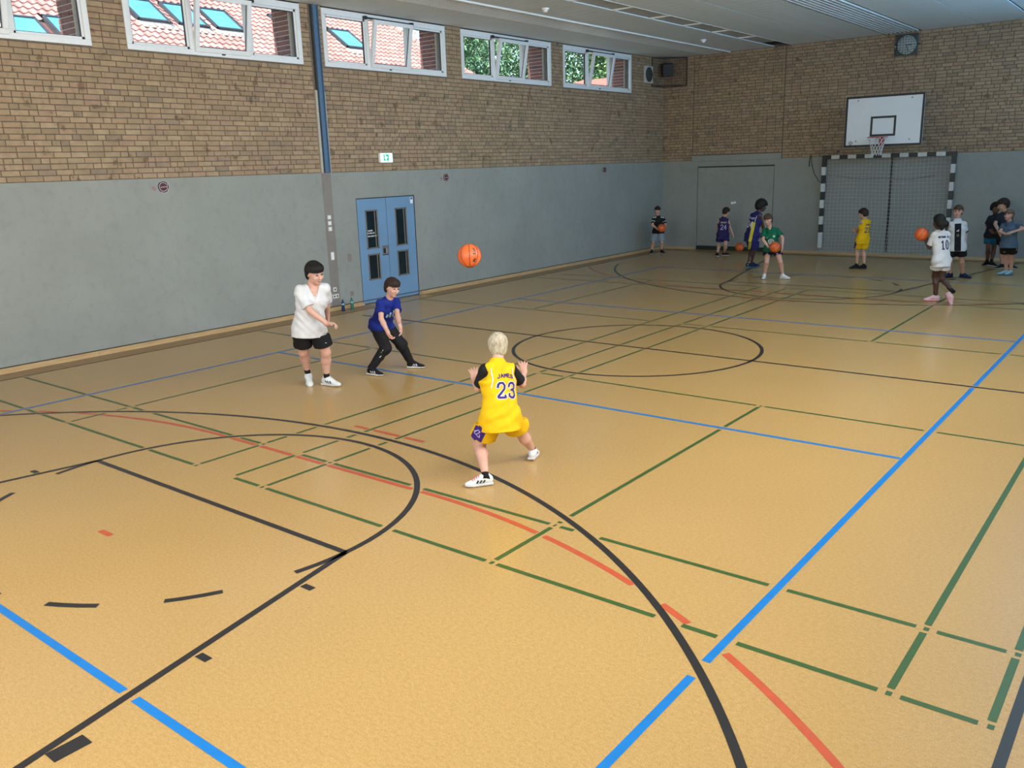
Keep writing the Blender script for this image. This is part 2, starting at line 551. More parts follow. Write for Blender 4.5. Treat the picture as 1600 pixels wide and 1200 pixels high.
# red brick piers of the outer leaf, seen through the windows
for wi, (a, b) in enumerate(WINS):
    for side, yj in ((0, a), (1, b)):
        y0, y1 = (yj-0.30, yj-0.02) if side == 0 else (yj+0.02-0.16, yj+0.30)
        if side == 0: y1 = yj+0.06
        x0, x1 = XL-0.62, XL-0.17
        core = MB().box(x0+0.012, x1, y0+0.012, y1-0.012, 4.2, 5.9).build('pier_core', m_whitejoint, wall_left)
        k = 0; z = 4.24
        while z < 5.62:
            o_ = 0.0 if k % 2 else 0.12
            xs = [x0, x0+0.24-o_, x1] if k % 2 == 0 else [x0, x0+0.115, x0+0.36, x1]
            for p, q in zip(xs[:-1], xs[1:]):
                if q-p < 0.03: continue
                MB().bevel_box(p+0.006, q-0.006, y0, y1, z, z+0.069, 0.004).build('pier_brick', m_redbrick, wall_left)
            z += 0.083; k += 1
# ledge outside below the windows and lintel soffit above
MB().box(XL-0.66, XL-0.16, -8, 12, ZW0-0.12, ZW0-0.03).build('outer_sill', M('sill_zinc', (0.45, 0.47, 0.5, 1), 0.4), wall_left)
MB().box(XL-0.66, XL-0.16, -8, 12, ZW1+0.06, ZC+0.5).build('outer_lintel', m_redbrick, wall_left)

# ------------------------------------------------------------------ windows
def window(idx, y0, y1):
    root = empty('window_%d' % idx, (XL, (y0+y1)/2, ZW0), None, None, None, 'structure')
    tag(root, 'high strip window, %s of the row from the near end, middle sash tilted in' % ['first', 'second', 'third', 'fourth', 'fifth'][idx-1])
    xo, xi = XL-0.09, XL+0.012
    fw = 0.085
    fr = MB()
    z0, z1 = ZW0, ZW1
    fr.bevel_box(xo, xi, y0, y1, z0, z0+fw, 0.006); fr.bevel_box(xo, xi, y0, y1, z1-fw-0.02, z1, 0.006)
    fr.bevel_box(xo, xi, y0, y0+fw, z0+fw, z1-fw-0.02, 0.006); fr.bevel_box(xo, xi, y1-fw, y1, z0+fw, z1-fw-0.02, 0.006)
    fr.build('frame', m_pvc, root)
    w3 = (y1-y0)/3
    ym = [y0+w3*1.0, y0+w3*2.0]
    for y in ym:
        MB().bevel_box(xo, xi-0.004, y-0.045, y+0.045, z0+fw, z1-fw-0.02, 0.005).build('mullion', m_pvc, root)
    # fixed lights left and right
    for (p, q) in ((y0+fw, ym[0]-0.045), (ym[1]+0.045, y1-fw)):
        b = MB()
        zz0, zz1 = z0+fw, z1-fw-0.02
        t = 0.035
        for (aa, bb, cc, dd) in ((p, q, zz0, zz0+t), (p, q, zz1-t, zz1), (p, p+t, zz0, zz1), (q-t, q, zz0, zz1)):
            b.box(xo+0.02, xi-0.03, aa, bb, cc, dd, 0)
        for (aa, bb, cc, dd) in ((p+t, q-t, zz0+t, zz0+t+0.008), (p+t, q-t, zz1-t-0.008, zz1-t), (p+t, p+t+0.008, zz0+t, zz1-t), (q-t-0.008, q-t, zz0+t, zz1-t)):
            b.box(xo+0.03, xi-0.038, aa, bb, cc, dd, 1)
        b.build('glazing_bead', [m_pvc, m_gasket], root)
        MB().box(XL-0.05, XL-0.044, p+t, q-t, zz0+t, zz1-t).build('pane', m_glass, root)
    # tilted middle sash, hinged at its lower edge
    p, q = ym[0]+0.03, ym[1]-0.03
    zz0, zz1 = z0+0.06, z1-0.09
    sash = empty('sash', (0, 0, 0)); sash.parent = root
    piv = Vector((XL-0.01, (p+q)/2, zz0))
    sash.location = piv - wloc(root)
    sash.rotation_euler = (0, math.radians(11), 0)
    hw_, hh = (q-p)/2, zz1-zz0
    f = MB(); t = 0.075
    f.bevel_box(-0.02, 0.05, -hw_, hw_, 0, t, 0.006); f.bevel_box(-0.02, 0.05, -hw_, hw_, hh-t, hh, 0.006)
    f.bevel_box(-0.02, 0.05, -hw_, -hw_+t, t, hh-t, 0.006); f.bevel_box(-0.02, 0.05, hw_-t, hw_, t, hh-t, 0.006)
    o = f.build('sash_frame', m_pvc, None); o.parent = sash
    g = MB()
    g.box(0.0, 0.012, -hw_+t, hw_-t, t, t+0.01); g.box(0.0, 0.012, -hw_+t, -hw_+t+0.01, t, hh-t); g.box(0.0, 0.012, hw_-t-0.01, hw_-t, t, hh-t)
    o = g.build('gasket', m_gasket, None); o.parent = sash
    o = MB().box(0.004, 0.01, -hw_+t, hw_-t, t, hh-t).build('pane', m_glass, None); o.parent = sash
    # opener bar with brackets
    b = MB()
    yb0, yb1 = ym[0]-0.09, ym[1]+0.10
    zb = z1-0.075
    b.tube([(XL+0.05, yb0, zb), (XL+0.05, yb1, zb)], 0.016, 8)
    for y in (yb0+0.02, yb1-0.02):
        b.bevel_box(XL-0.0, XL+0.075, y-0.035, y+0.035, zb-0.03, zb+0.03, 0.006)
    for y in (yb0+0.30, yb1-0.16):
        b.bevel_box(XL+0.03, XL+0.15, y-0.03, y+0.03, zb-0.055, zb-0.01, 0.006)
    b.build('opener_bar', m_black, root)
    MB().bevel_box(XL+0.012, XL+0.03, (y0+y1)/2-0.03, (y0+y1)/2+0.03, z0+0.03, z0+0.05, 0.004).build('latch', m_gasket, root)
    return root
for i, (a, b) in enumerate(WINS):
    window(i+1, a, b)

# ------------------------------------------------------------------ baseboards and wooden floor border
def plank_run(name, label, along, a0, a1, prof, mat, joints, kind_name):
    root = empty(name, (XL, 0, 0) if along == 'y' else (0, YF, 0), None, None, None, 'structure')
    tag(root, label)
    cuts = [a0] + [j for j in joints if a0 < j < a1] + [a1]
    for p, q in zip(cuts[:-1], cuts[1:]):
        n = len(prof); V = []
        for a in (p+0.002, q-0.002):
            for (d, z) in prof:
                V.append((XL+d, a, z) if along == 'y' else (a, YF-d, z))
        F = [tuple(range(n))[::-1], tuple(range(n, 2*n))] + [(i, (i+1) % n, n+(i+1) % n, n+i) for i in range(n)]
        MB().poly(V, F).build(kind_name, mat, root)
    return root
bprof = [(0.0, 0.0), (0.085, 0.0), (0.082, 0.012), (0.02, 0.068), (0.0, 0.070)]
fprof = [(0.086, 0.0), (0.48, 0.0), (0.48, 0.004), (0.086, 0.006)]
jn = [-11, -7.1, -4.62, -2.4, -0.5, 4.0, 5.2, 7.4, 9.6, 11.3]
plank_run('baseboard_left', 'slanted light wooden baseboard of the long wall, near stretch', 'y', YN, DOOR[0]-0.02, bprof, m_wood, jn, 'plank')
plank_run('baseboard_left', 'slanted light wooden baseboard of the long wall, beyond the door', 'y', DOOR[1]+0.03, YF, bprof, m_wood, jn, 'plank')
plank_run('trim_1', 'worn wooden border boards along the long wall', 'y', YN, DOOR[0]-0.02, fprof, m_border, [j-0.7 for j in jn], 'border_board')
plank_run('trim_2', 'worn wooden border boards beyond the door', 'y', DOOR[1]+0.03, YF-0.48, fprof, m_border, [j-0.7 for j in jn], 'border_board')
MB().box(XL+0.480, XL+0.494, YN, YF-0.48, 0.0, 0.0035).build('border_seam', m_seam, fl)
MB().box(XL, XL+0.012, YN, YF, 0.071, 0.082).build('groove', m_seam, wall_left)
jx = [-2.9, -0.6, 1.7, 4.0]
for (p, q) in ((XL+0.09, -5.72), (-3.28, XR)):
    plank_run('baseboard_far', 'slanted light wooden baseboard under the end wall', 'x', p, q, bprof, m_woodx, jx, 'plank')
    plank_run('trim_3', 'worn wooden border boards along the end wall', 'x', p, q, fprof, m_borderx, [j-0.9 for j in jx], 'border_board')
MB().box(XL+0.48, XR, YF-0.494, YF-0.480, 0.0, 0.0035).build('border_seam', m_seam, fl)
# raised wooden edging on the right, beside the black side line
br = MB()
br.box(6.045, 6.20, YN, YF, 0.0, 0.03).build('baseboard_right', m_wood)
tag(bpy.data.objects['baseboard_right'], 'low wooden edging beside the right black side line', None, None, 'structure')

# ================================================================== end wall
wf = MB()
BAY = (-5.87, -3.13)
GATE = (-5.70, -3.32, 0.0, 2.46)
wf.box(XL-0.12, GATE[0], YF, YF+0.12, 0, ZB, 0); wf.box(GATE[1], XR+0.2, YF, YF+0.12, 0, ZB, 0); wf.box(GATE[0], GATE[1], YF, YF+0.12, GATE[3], ZB, 0)
wf.box(XL-0.3, XR+0.2, YF+0.014, YF+0.3, ZB, ZC+0.1, 1)
wf.box(GATE[0]-0.1, GATE[1]+0.1, YF+0.13, YF+0.2, 0, ZB, 1)
wall_far = wf.build('wall_far', [m_plaster, m_mortar])
tag(wall_far, 'end wall of tan brick over grey plaster', None, None, 'structure')
holes = [(BAY[0]-0.012, BAY[0]+0.012, ZB, ZC), (BAY[1]-0.014, BAY[1]+0.014, ZB, ZC), (BAY[0], BAY[1], ZB, ZB+0.145)]
rows = brick_rows(XL, 4.6, ZB+0.004, ZC, holes, 5)
lay_bricks(wall_far, rows, lambda a, d, z: (a, YF-d, z), -0.02, 0.0, m_brick, 'brick', 300)
MB().bevel_box(BAY[0], BAY[1], YF-0.035, YF+0.02, ZB-0.02, ZB+0.145, 0.006).build('lintel', m_plaster, wall_far)

# equipment room gate in the end wall
gate = empty('door_2', ((GATE[0]+GATE[1])/2, YF, 0), None, None, None, 'structure')
tag(gate, 'wide grey flush equipment room gate in the end wall')
MB().bevel_box(GATE[0]+0.018, GATE[1]-0.018, YF+0.012, YF+0.06, 0.125, GATE[3]-0.035, 0.004).build('gate_leaf', m_plaster, gate)
MB().box(GATE[0]+0.01, GATE[1]-0.01, YF-0.004, YF+0.06, 0.0, 0.118).build('rubber_skirt', M('dark_rubber', (0.012, 0.022, 0.018, 1), 0.6), gate)
MB().box(GATE[0]+0.01, GATE[1]-0.01, YF+0.06, YF+0.10, GATE[3]-0.035, GATE[3]).build('top_gap', m_black, gate)
MB().bevel_box(GATE[0]-0.03, GATE[0]+0.006, YF-0.008, YF+0.05, 0.0, GATE[3], 0.004).build('gate_jamb', m_plaster, gate)
MB().bevel_box(GATE[0]-0.045, GATE[0]-0.005, YF-0.03, YF+0.02, 0.0, 0.5, 0.006).build('gate_guide', m_plaster, gate)
g = MB(); g.box(-4.60, -4.53, YF+0.004, YF+0.013, 1.36, 1.43); g.box(-4.52, -4.45, YF+0.004, YF+0.013, 1.38, 1.44)
g.build('gate_label', m_white_al, gate)

# ================================================================== near and right walls (behind the camera)
wr = MB()
wr.box(XR, XR+0.3, YN, YF+0.3, 0, 3.6, 0); wr.box(XR, XR+0.3, YN, YF+0.3, 5.45, ZC+0.1, 0)
for y in (-13.0, -8.6, -4.6, -0.6, 3.4, 7.4, 11.8):
    wr.box(XR, XR+0.3, y-0.3 if y > -12 else YN, y+0.3 if y < 11 else YF+0.3, 3.6, 5.45, 0)
tag(wr.build('wall_right', [m_plaster]), 'grey plaster long wall with a window band, behind the camera', None, None, 'structure')
wn = MB()
wn.box(XL-0.3, XR+0.3, YN-0.3, YN, 0, 1.6, 0); wn.box(XL-0.3, XR+0.3, YN-0.3, YN, 5.0, ZC+0.1, 0)
wn.box(XL-0.3, -3.6, YN-0.3, YN, 1.6, 5.0, 0); wn.box(5.6, XR+0.3, YN-0.3, YN, 1.6, 5.0, 0)
tag(wn.build('wall_near', [m_plaster]), 'grey plaster end wall with a glazed opening, behind the camera', None, None, 'structure')

# ================================================================== ceiling
cl = MB().box(XL-0.3, XR+0.3, YN-0.3, YF+0.3, ZC+0.07, ZC+0.25, 0)
cl = cl.build('ceiling', [m_ceil_dark])
tag(cl, 'white panel ceiling with slatted strips and vents', None, None, 'structure')
cols = [(XL, -5.56), (-4.70, -3.46), (-2.94, -1.76), (-1.75, -0.60), (0.30, 1.60), (1.61, 2.68)]
PD = 0.30
for (a, b) in cols:
    me = None
    n = 0
    y = YF
    while y > 0.9:
        if me is None:
            o = MB().bevel_box(a+0.004, b-0.004, -PD+0.006, 0, ZC, ZC+0.03, 0.004).build('ceiling_panel', m_ceil, cl)
            me = o.data
        else:
            o = add('ceiling_panel', me, cl)
        o.location = (0, y, 0)
        y -= PD
    MB().box(a+0.004, b-0.004, YN, y-0.006, ZC, ZC+0.03).build('ceiling_field', m_ceil, cl)
MB().box(3.2, XR, YN, YF, ZC, ZC+0.03).build('ceiling_field', m_ceil, cl)
def slats(x0, x1, n, wfrac, edge):
    w_ = (x1-x0)/n
    for k in range(n):
        xa = x0+k*w_+w_*(1-wfrac)/2
        MB().bevel_box(xa, xa+w_*wfrac, YN, YF-0.05, ZC-0.012, ZC+0.035, 0.004).build('ceiling_slat', m_white_al, cl)
slats(-5.54, -4.78, 9, 0.52, True)
MB().bevel_box(-4.775, -4.715, YN, YF-0.05, ZC-0.03, ZC+0.02, 0.006).build('ceiling_trim', m_white_al, cl)
slats(-0.56, 0.27, 8, 0.46, True)
for k, y in enumerate([-1.0 + 1.5*i for i in range(10)]):
    if y+1.5 > YF: break
    MB().box(-3.44, -2.96, y+0.02, y+1.48, ZC+0.02, ZC+0.03).build('vent_grille', M('vent_grey', (0.50, 0.53, 0.55, 1), 0.6, 0.15, 30), cl) if k == 0 else None
    if k > 0:
        o = add('vent_grille', bpy.data.objects['vent_grille'].data, cl); o.location = (0, 1.5*k, 0)
    MB().bevel_box(-3.46, -2.94, y-0.02, y+0.02, ZC-0.006, ZC+0.02, 0.004).build('vent_bar', m_white_al, cl)
MB().box(-2.965, -2.945, YN, YF-0.05, ZC-0.006, ZC+0.02).build('vent_edge', m_white_al, cl)
for k in range(8):
    y = 13.3-1.5*k
    MB().box(2.72, 3.18, y-1.46, y-0.02, ZC+0.005, ZC+0.03).build('vent_grille', m_ceil, cl)
for (x, y, nm) in ((-4.22, 3.76, 'nearer'), (-4.15, 10.47, 'farther')):
    d = empty('ceiling_detector', (x, y, ZC), 'small round white ceiling detector, %s of the two' % nm, 'detector')
    MB().lathe([(0.075, 0), (0.075, -0.02), (0.055, -0.035)], (x, y, ZC), 20).build('base', m_white_al, d)
    MB().lathe([(0.05, -0.034), (0.048, -0.05), (0.035, -0.068), (0.012, -0.076)], (x, y, ZC), 20).build('dome', m_white_al, d)
# ================================================================== stroke lettering
GLY = {
 'A': [[(0,0),(.5,1),(1,0)],[(.2,.38),(.8,.38)]], 'B': [[(0,0),(0,1),(.7,1),(.95,.78),(.7,.53),(0,.53)],[(.7,.53),(1,.27),(.7,0),(0,0)]],
 'C': [[(1,.8),(.75,1),(.25,1),(0,.75),(0,.25),(.25,0),(.75,0),(1,.2)]], 'E': [[(1,1),(0,1),(0,0),(1,0)],[(0,.52),(.8,.52)]],
 'J': [[(.9,1),(.9,.25),(.65,0),(.25,0),(0,.25)]], 'M': [[(0,0),(0,1),(.5,.35),(1,1),(1,0)]], 'N': [[(0,0),(0,1),(1,0),(1,1)]],
 'R': [[(0,0),(0,1),(.75,1),(1,.78),(.75,.52),(0,.52)],[(.5,.52),(1,0)]], 'S': [[(1,.82),(.75,1),(.25,1),(0,.78),(.2,.55),(.8,.45),(1,.22),(.75,0),(.25,0),(0,.18)]],
 'Y': [[(0,1),(.5,.5),(1,1)],[(.5,.5),(.5,0)]], 'T': [[(0,1),(1,1)],[(.5,1),(.5,0)]], 'L': [[(0,1),(0,0),(1,0)]],
 'O': [[(.25,0),(0,.25),(0,.75),(.25,1),(.75,1),(1,.75),(1,.25),(.75,0),(.25,0)]], 'V': [[(0,1),(.5,0),(1,1)]], 'W': [[(0,1),(.25,0),(.5,.6),(.75,0),(1,1)]],
 'K': [[(0,0),(0,1)],[(1,1),(0,.45),(1,0)]], 'a': [[(.9,.6),(.4,.65),(.05,.3),(.35,0),(.9,.25)],[(.9,.65),(.9,0)]], 'l': [[(.4,1),(.4,.1),(.6,0)]],
 'c': [[(.9,.55),(.45,.65),(.05,.32),(.4,0),(.9,.12)]], '.': [[(.4,0),(.5,.06)]],
 '0': [[(.3,0),(0,.25),(0,.75),(.3,1),(.7,1),(1,.75),(1,.25),(.7,0),(.3,0)]], '1': [[(.15,.8),(.55,1),(.55,0)],[(.2,0),(.9,0)]],
 '2': [[(0,.72),(.05,.88),(.3,1),(.7,1),(1,.82),(.95,.6),(0,.08),(0,0),(1,0),(1,.14)]],
 '3': [[(0,.76),(.1,.92),(.35,1),(.7,1),(1,.83),(.95,.63),(.65,.54),(.4,.53)],[(.65,.54),(1,.4),(1,.18),(.7,0),(.3,0),(0,.1),(0,.24)]],
 '4': [[(.75,0),(.75,1),(0,.3),(1,.3)]], '7': [[(0,1),(1,1),(.4,0)]], '6': [[(.9,.9),(.6,1),(.3,1),(0,.7),(0,.25),(.3,0),(.7,0),(1,.25),(.9,.5),(.6,.6),(.2,.55),(0,.4)]],
 '9': [[(.05,.1),(.3,0),(.6,0),(1,.3),(1,.75),(.7,1),(.3,1),(0,.78),(.1,.52),(.4,.42),(.8,.46),(1,.6)]],
}
def strokes(text, h, w, gap, arch=0.0):
    """centre-line strokes of a word, centred on x, base line y=0"""
    n = len(text); tot = n*w+(n-1)*gap
    out = []
    for i, ch in enumerate(text):
        if ch == ' ': continue
        x0 = -tot/2+i*(w+gap)
        for st in GLY[ch]:
            pl = []
            for (a, b) in st:
                x, y = x0+a*w, b*h
                y += arch*(1-(2*x/tot)**2)
                pl.append((x, y))
            out.append(pl)
    return out

def ribbons(mb, sts, hw, put, step=0.012, m=0, closed_caps=True):
    """broad pen strokes; put(x, y) -> world point on the surface"""
    for pl in sts:
        P = []
        for (a, b) in zip(pl[:-1], pl[1:]):
            d = math.hypot(b[0]-a[0], b[1]-a[1]); n = max(1, int(d/step))
            P += [(a[0]+(b[0]-a[0])*i/n, a[1]+(b[1]-a[1])*i/n) for i in range(n)]
        P.append(pl[-1])
        if len(P) < 2: continue
        # stretch the ends by the half width
        def ext(p, q):
            d = math.hypot(p[0]-q[0], p[1]-q[1]) or 1
            return (p[0]+(p[0]-q[0])/d*hw*0.8, p[1]+(p[1]-q[1])/d*hw*0.8)
        P[0] = ext(P[0], P[1]); P[-1] = ext(P[-1], P[-2])
        V = []
        for i in range(len(P)):
            a, b = P[max(i-1, 0)], P[min(i+1, len(P)-1)]
            tx, ty = b[0]-a[0], b[1]-a[1]; d = math.hypot(tx, ty) or 1
            nx, ny = -ty/d, tx/d
            for k in (1, 0, -1):
                q = put(P[i][0]+nx*hw*k, P[i][1]+ny*hw*k)
                V.append(q)
        run = []
        for i in range(len(P)+1):
            if i < len(P) and all(V[3*i+k] is not None for k in range(3)):
                run += V[3*i:3*i+3]
            else:
                m_ = len(run)//3
                if m_ > 1:
                    mb.poly(run, [(3*q+k, 3*q+k+1, 3*q+3+k+1, 3*q+3+k) for q in range(m_-1) for k in range(2)], m, False)
                run = []

# ================================================================== double door in the long wall
m_doorblue = M('door_blue_lacquer', (0.165, 0.30, 0.475, 1), 0.4, 0.06, 2.0)
m_doorframe = M('bronze_frame', (0.17, 0.15, 0.13, 1), 0.45, 0.1)
def dark_glass():
    t = NT('dark_glass')
    t.col(t.ramp(t.noise(1.5, 2.0), [(0.3, (0.006, 0.014, 0.02, 1)), (0.7, (0.012, 0.028, 0.035, 1))]))
    t.b.inputs['Roughness'].default_value = 0.12
    return t.mat
m_dglass = dark_glass()
m_chrome = M('brushed_steel', (0.45, 0.45, 0.46, 1), 0.3, 0.1, metal=0.8)
door = empty('door_1', (XL, 1.70, 0), None, None, None, 'structure')
tag(door, 'light blue double door with dark glass panels in the long wall')
MB().box(XL-0.11, XL-0.10, DOOR[0], DOOR[1], 0, DOOR[3]).build('door_reveal', m_black, door)
fr = MB(); fr.box(XL-0.11, XL-0.005, DOOR[0], DOOR[0]+0.012, 0, DOOR[3]); fr.box(XL-0.11, XL-0.005, DOOR[1]-0.012, DOOR[1], 0, DOOR[3]); fr.box(XL-0.11, XL-0.005, DOOR[0], DOOR[1], DOOR[3]-0.012, DOOR[3])
fr.build('door_frame', m_seam, door)
leafs = []
for k, (p, q) in enumerate(((DOOR[0]+0.02, 1.686), (1.698, DOOR[1]-0.02))):
    lf = MB().bevel_box(XL-0.055, XL-0.002, p, q, 0.012, DOOR[3]-0.018, 0.006).build('door_leaf', m_doorblue, door)
    leafs.append(lf)
    c = (p+q)/2-0.03 if k == 0 else (p+q)/2-0.01
    for (z0, z1) in ((1.10, 1.88), (0.47, 1.0)):
        y0, y1 = c-0.165, c+0.165
        f = MB(); t = 0.028
        x0, x1 = XL-0.01, XL+0.008
        f.bevel_box(x0, x1, y0, y1, z0, z0+t, 0.003); f.bevel_box(x0, x1, y0, y1, z1-t, z1, 0.003); f.bevel_box(x0, x1, y0, y0+t, z0, z1, 0.003); f.bevel_box(x0, x1, y1-t, y1, z0, z1, 0.003)
        f.bevel_box(x0, x1-0.004, y1-t-0.06, y1-t-0.035, z0+t, z1-t, 0.002)
        f.build('panel_frame', m_doorframe, lf, origin=wloc(lf))
        MB().box(XL-0.004, XL-0.0005, y0+t*0.8, y1-t*0.8, z0+t*0.8, z1-t*0.8).build('pane', m_dglass, lf)
# notice lettering on the left pane (three lines too small to read)
sg = MB()
rn = random.Random(4)
for row, (zz, words) in enumerate(((1.455, (8,)), (1.405, (2, 5, 3)), (1.345, (5, 5, 4)))):
    y = 1.145 - 0.01*row
    for nl in words:
        for q in range(nl):
            hh = 0.026
            st = [[(y, zz), (y, zz+hh)], [(y, zz+hh*rn.random()), (y+0.011, zz+hh*rn.random())]]
            ribbons(sg, st, 0.0035, lambda a, b: (XL+0.001, a, b))
            y += 0.0165
        y += 0.014
sg.build('notice_lettering', m_white_al, leafs[0])
# lock plate and lever, exit sticker
h = MB(); h.bevel_box(XL-0.004, XL+0.008, 1.50, 1.665, 0.955, 1.145, 0.003, 0)
h.build('lock_plate', m_chrome, leafs[0])
h = MB(); h.box(XL+0.007, XL+0.0085, 1.525, 1.60, 0.985, 1.085, 0); h.box(XL+0.007, XL+0.0085, 1.50, 1.665, 0.945, 0.962, 0)
h.build('lock_recess', m_black, leafs[0])
h = MB(); h.tube([(XL+0.008, 1.63, 1.12), (XL+0.045, 1.63, 1.12), (XL+0.05, 1.62, 1.115), (XL+0.05, 1.53, 1.115)], 0.009, 8); h.tube([(XL+0.012, 1.615, 0.98), (XL+0.012, 1.615, 1.09)], 0.010, 8)
h.build('door_handle', m_chrome, leafs[0])
MB().box(XL-0.002, XL+0.001, 2.395, 2.47, 1.95, 2.075).build('sticker', m_white_al, leafs[1])
s_ = MB(); s_.box(XL+0.001, XL+0.002, 2.405, 2.46, 2.03, 2.07)
s_.build('sticker_print', M('sticker_print_blue', (0.06, 0.09, 0.2, 1), 0.5), leafs[1])

# ================================================================== exit sign
ex = empty('exit_sign', (XL, 1.72, 2.80), 'lit white and green escape sign above the blue double door', 'sign')
def emis(name, col, strength):
    t = NT(name)
    t.col(t.ramp(t.noise(3.0), [(0.3, col), (0.7, col)]))
    t.b.inputs['Emission Color'].default_value = col
    t.b.inputs['Emission Strength'].default_value = strength
    return t.mat
m_signw = emis('lit_sign_white', (0.75, 1.0, 0.93, 1), 0.75)
m_signg = emis('lit_sign_green', (0.01, 0.42, 0.24, 1), 0.55)
MB().bevel_box(XL, XL+0.075, 1.545, 1.90, 2.79, 2.985, 0.02).build('housing', m_white_al, ex)
MB().bevel_box(XL+0.07, XL+0.08, 1.56, 1.885, 2.80, 2.975, 0.004).build('lit_face', m_signw, ex)
MB().box(XL+0.079, XL+0.082, 1.635, 1.775, 2.833, 2.952).build('green_field', m_signg, ex)
a_ = MB()
a_.lathe([(0.0001, 0.0), (0.036, 0.0), (0.036, 0.0015)], (XL+0.082, 1.692, 2.892), 20, 0, 'x')
ribbons(a_, [[(1.672, 2.935), (1.692, 2.90), (1.735, 2.897)], [(1.685, 2.88), (1.700, 2.850)]], 0.013, lambda a, b: (XL+0.0837, a, b))
a_.build('running_figure', m_signw, ex)
a_ = MB()
for q in range(4): a_.box(XL+0.080, XL+0.0825, 1.70+0.018*q, 1.712+0.018*q, 2.812, 2.822)
a_.build('small_print', m_signg, ex)
MB().tube([(XL+0.079, 1.845, 2.82), (XL+0.079, 1.86, 2.86), (XL+0.079, 1.862, 2.91), (XL+0.079, 1.845, 2.955)], 0.005, 6).build('rim_line', m_grey_metal, ex)

# ================================================================== blue post with strips
post = empty('wall_post', (XL, 0.2, ZB), 'blue steel channel running up the brick wall to the ceiling', 'post')
m_postblue = M('post_blue', (0.085, 0.165, 0.29, 1), 0.45, 0.12)
m_beige = M('beige_strip', (0.44, 0.415, 0.36, 1), 0.6, 0.08)
p = MB()
p.bevel_box(XL-0.02, XL+0.05, 0.145, 0.155, ZB+0.005, ZC, 0.002); p.bevel_box(XL-0.02, XL+0.012, 0.15, 0.265, ZB+0.005, ZC, 0.003); p.bevel_box(XL-0.02, XL+0.05, 0.258, 0.268, ZB+0.005, ZC, 0.002)
p.build('channel', m_postblue, post)
MB().box(XL+0.012, XL+0.0145, 0.165, 0.172, ZB+0.01, ZC-0.02).build('bright_edge', m_chrome, post)
MB().bevel_box(XL-0.02, XL+0.03, 0.065, 0.115, ZB, 4.12, 0.004).build('side_strip', m_beige, post)
MB().bevel_box(XL-0.02, XL+0.03, 0.272, 0.302, ZB, 4.10, 0.004).build('side_strip', m_beige, post)
MB().box(XL-0.02, XL+0.006, 0.115, 0.145, ZB, ZC).build('shadow_gap', m_seam, post)
MB().box(XL-0.05, XL+0.004, 0.07, 0.29, 0.07, ZB).build('trim_4', m_plaster2)
tag(bpy.data.objects['trim_4'], 'brown grey plaster stripe below the blue post', None, None, 'structure')

# ------------------------------------------------------------------ switches, sockets, flush plates
m_swplate = M('switch_white', (0.66, 0.66, 0.62, 1), 0.4, 0.05)
def plate(name, label, cat, y, z, wy, hz, group=None, rocker=True, holes=()):
    r = empty(name, (XL+0.004, y, z), label, cat, group)
    MB().bevel_box(XL+0.004, XL+0.014, y-wy/2, y+wy/2, z-hz/2, z+hz/2, 0.003).build('plate', m_swplate, r)
    if rocker:
        MB().bevel_box(XL+0.012, XL+0.018, y-wy/2+0.012, y+wy/2-0.012, z-hz/2+0.012, z+hz/2-0.012, 0.003).build('rocker', m_white_al, r)
    for hy in holes:
        MB().lathe([(0.018, 0.0), (0.018, 0.0015)], (XL+0.0135, y+hy, z), 16, 0, 'x').build('socket_well', m_gasket, r)
for nm, zz in (('top', 1.80), ('middle', 1.69), ('bottom', 1.58)):
    plate('light_switch', 'white light switch, %s one of three on the brown stripe' % nm, 'switch', 0.17, zz, 0.085, 0.08, 'light switches beside the door')
plate('light_switch', 'tall white switch plate alone on the brown stripe', 'switch', 0.175, 1.06, 0.082, 0.155)
plate('wall_socket', 'white single socket low on the brown stripe', 'socket', 0.165, 0.41, 0.085, 0.085, None, False, (0.0,))
plate('wall_socket', 'white double socket just above the two bottles', 'socket', 0.175, 0.275, 0.155, 0.082, None, False, (-0.037, 0.037))
for nm, y, z, wy, hz in (('taller', 0.61, 0.985, 0.09, 0.155), ('smaller', 0.60, 0.27, 0.085, 0.10)):
    r = empty('flush_plate', (XL, y, z), '%s grey flush cover plate beside the blue door' % nm, 'cover plate')
    MB().bevel_box(XL-0.002, XL+0.006, y-wy/2, y+wy/2, z-hz/2, z+hz/2, 0.002).build('cover', m_plaster2, r)
    MB().bevel_box(XL+0.005, XL+0.008, y-wy/2+0.012, y+wy/2-0.012, z-hz/2+0.012, z+hz/2-0.012, 0.001).build('lid', m_plaster2, r)

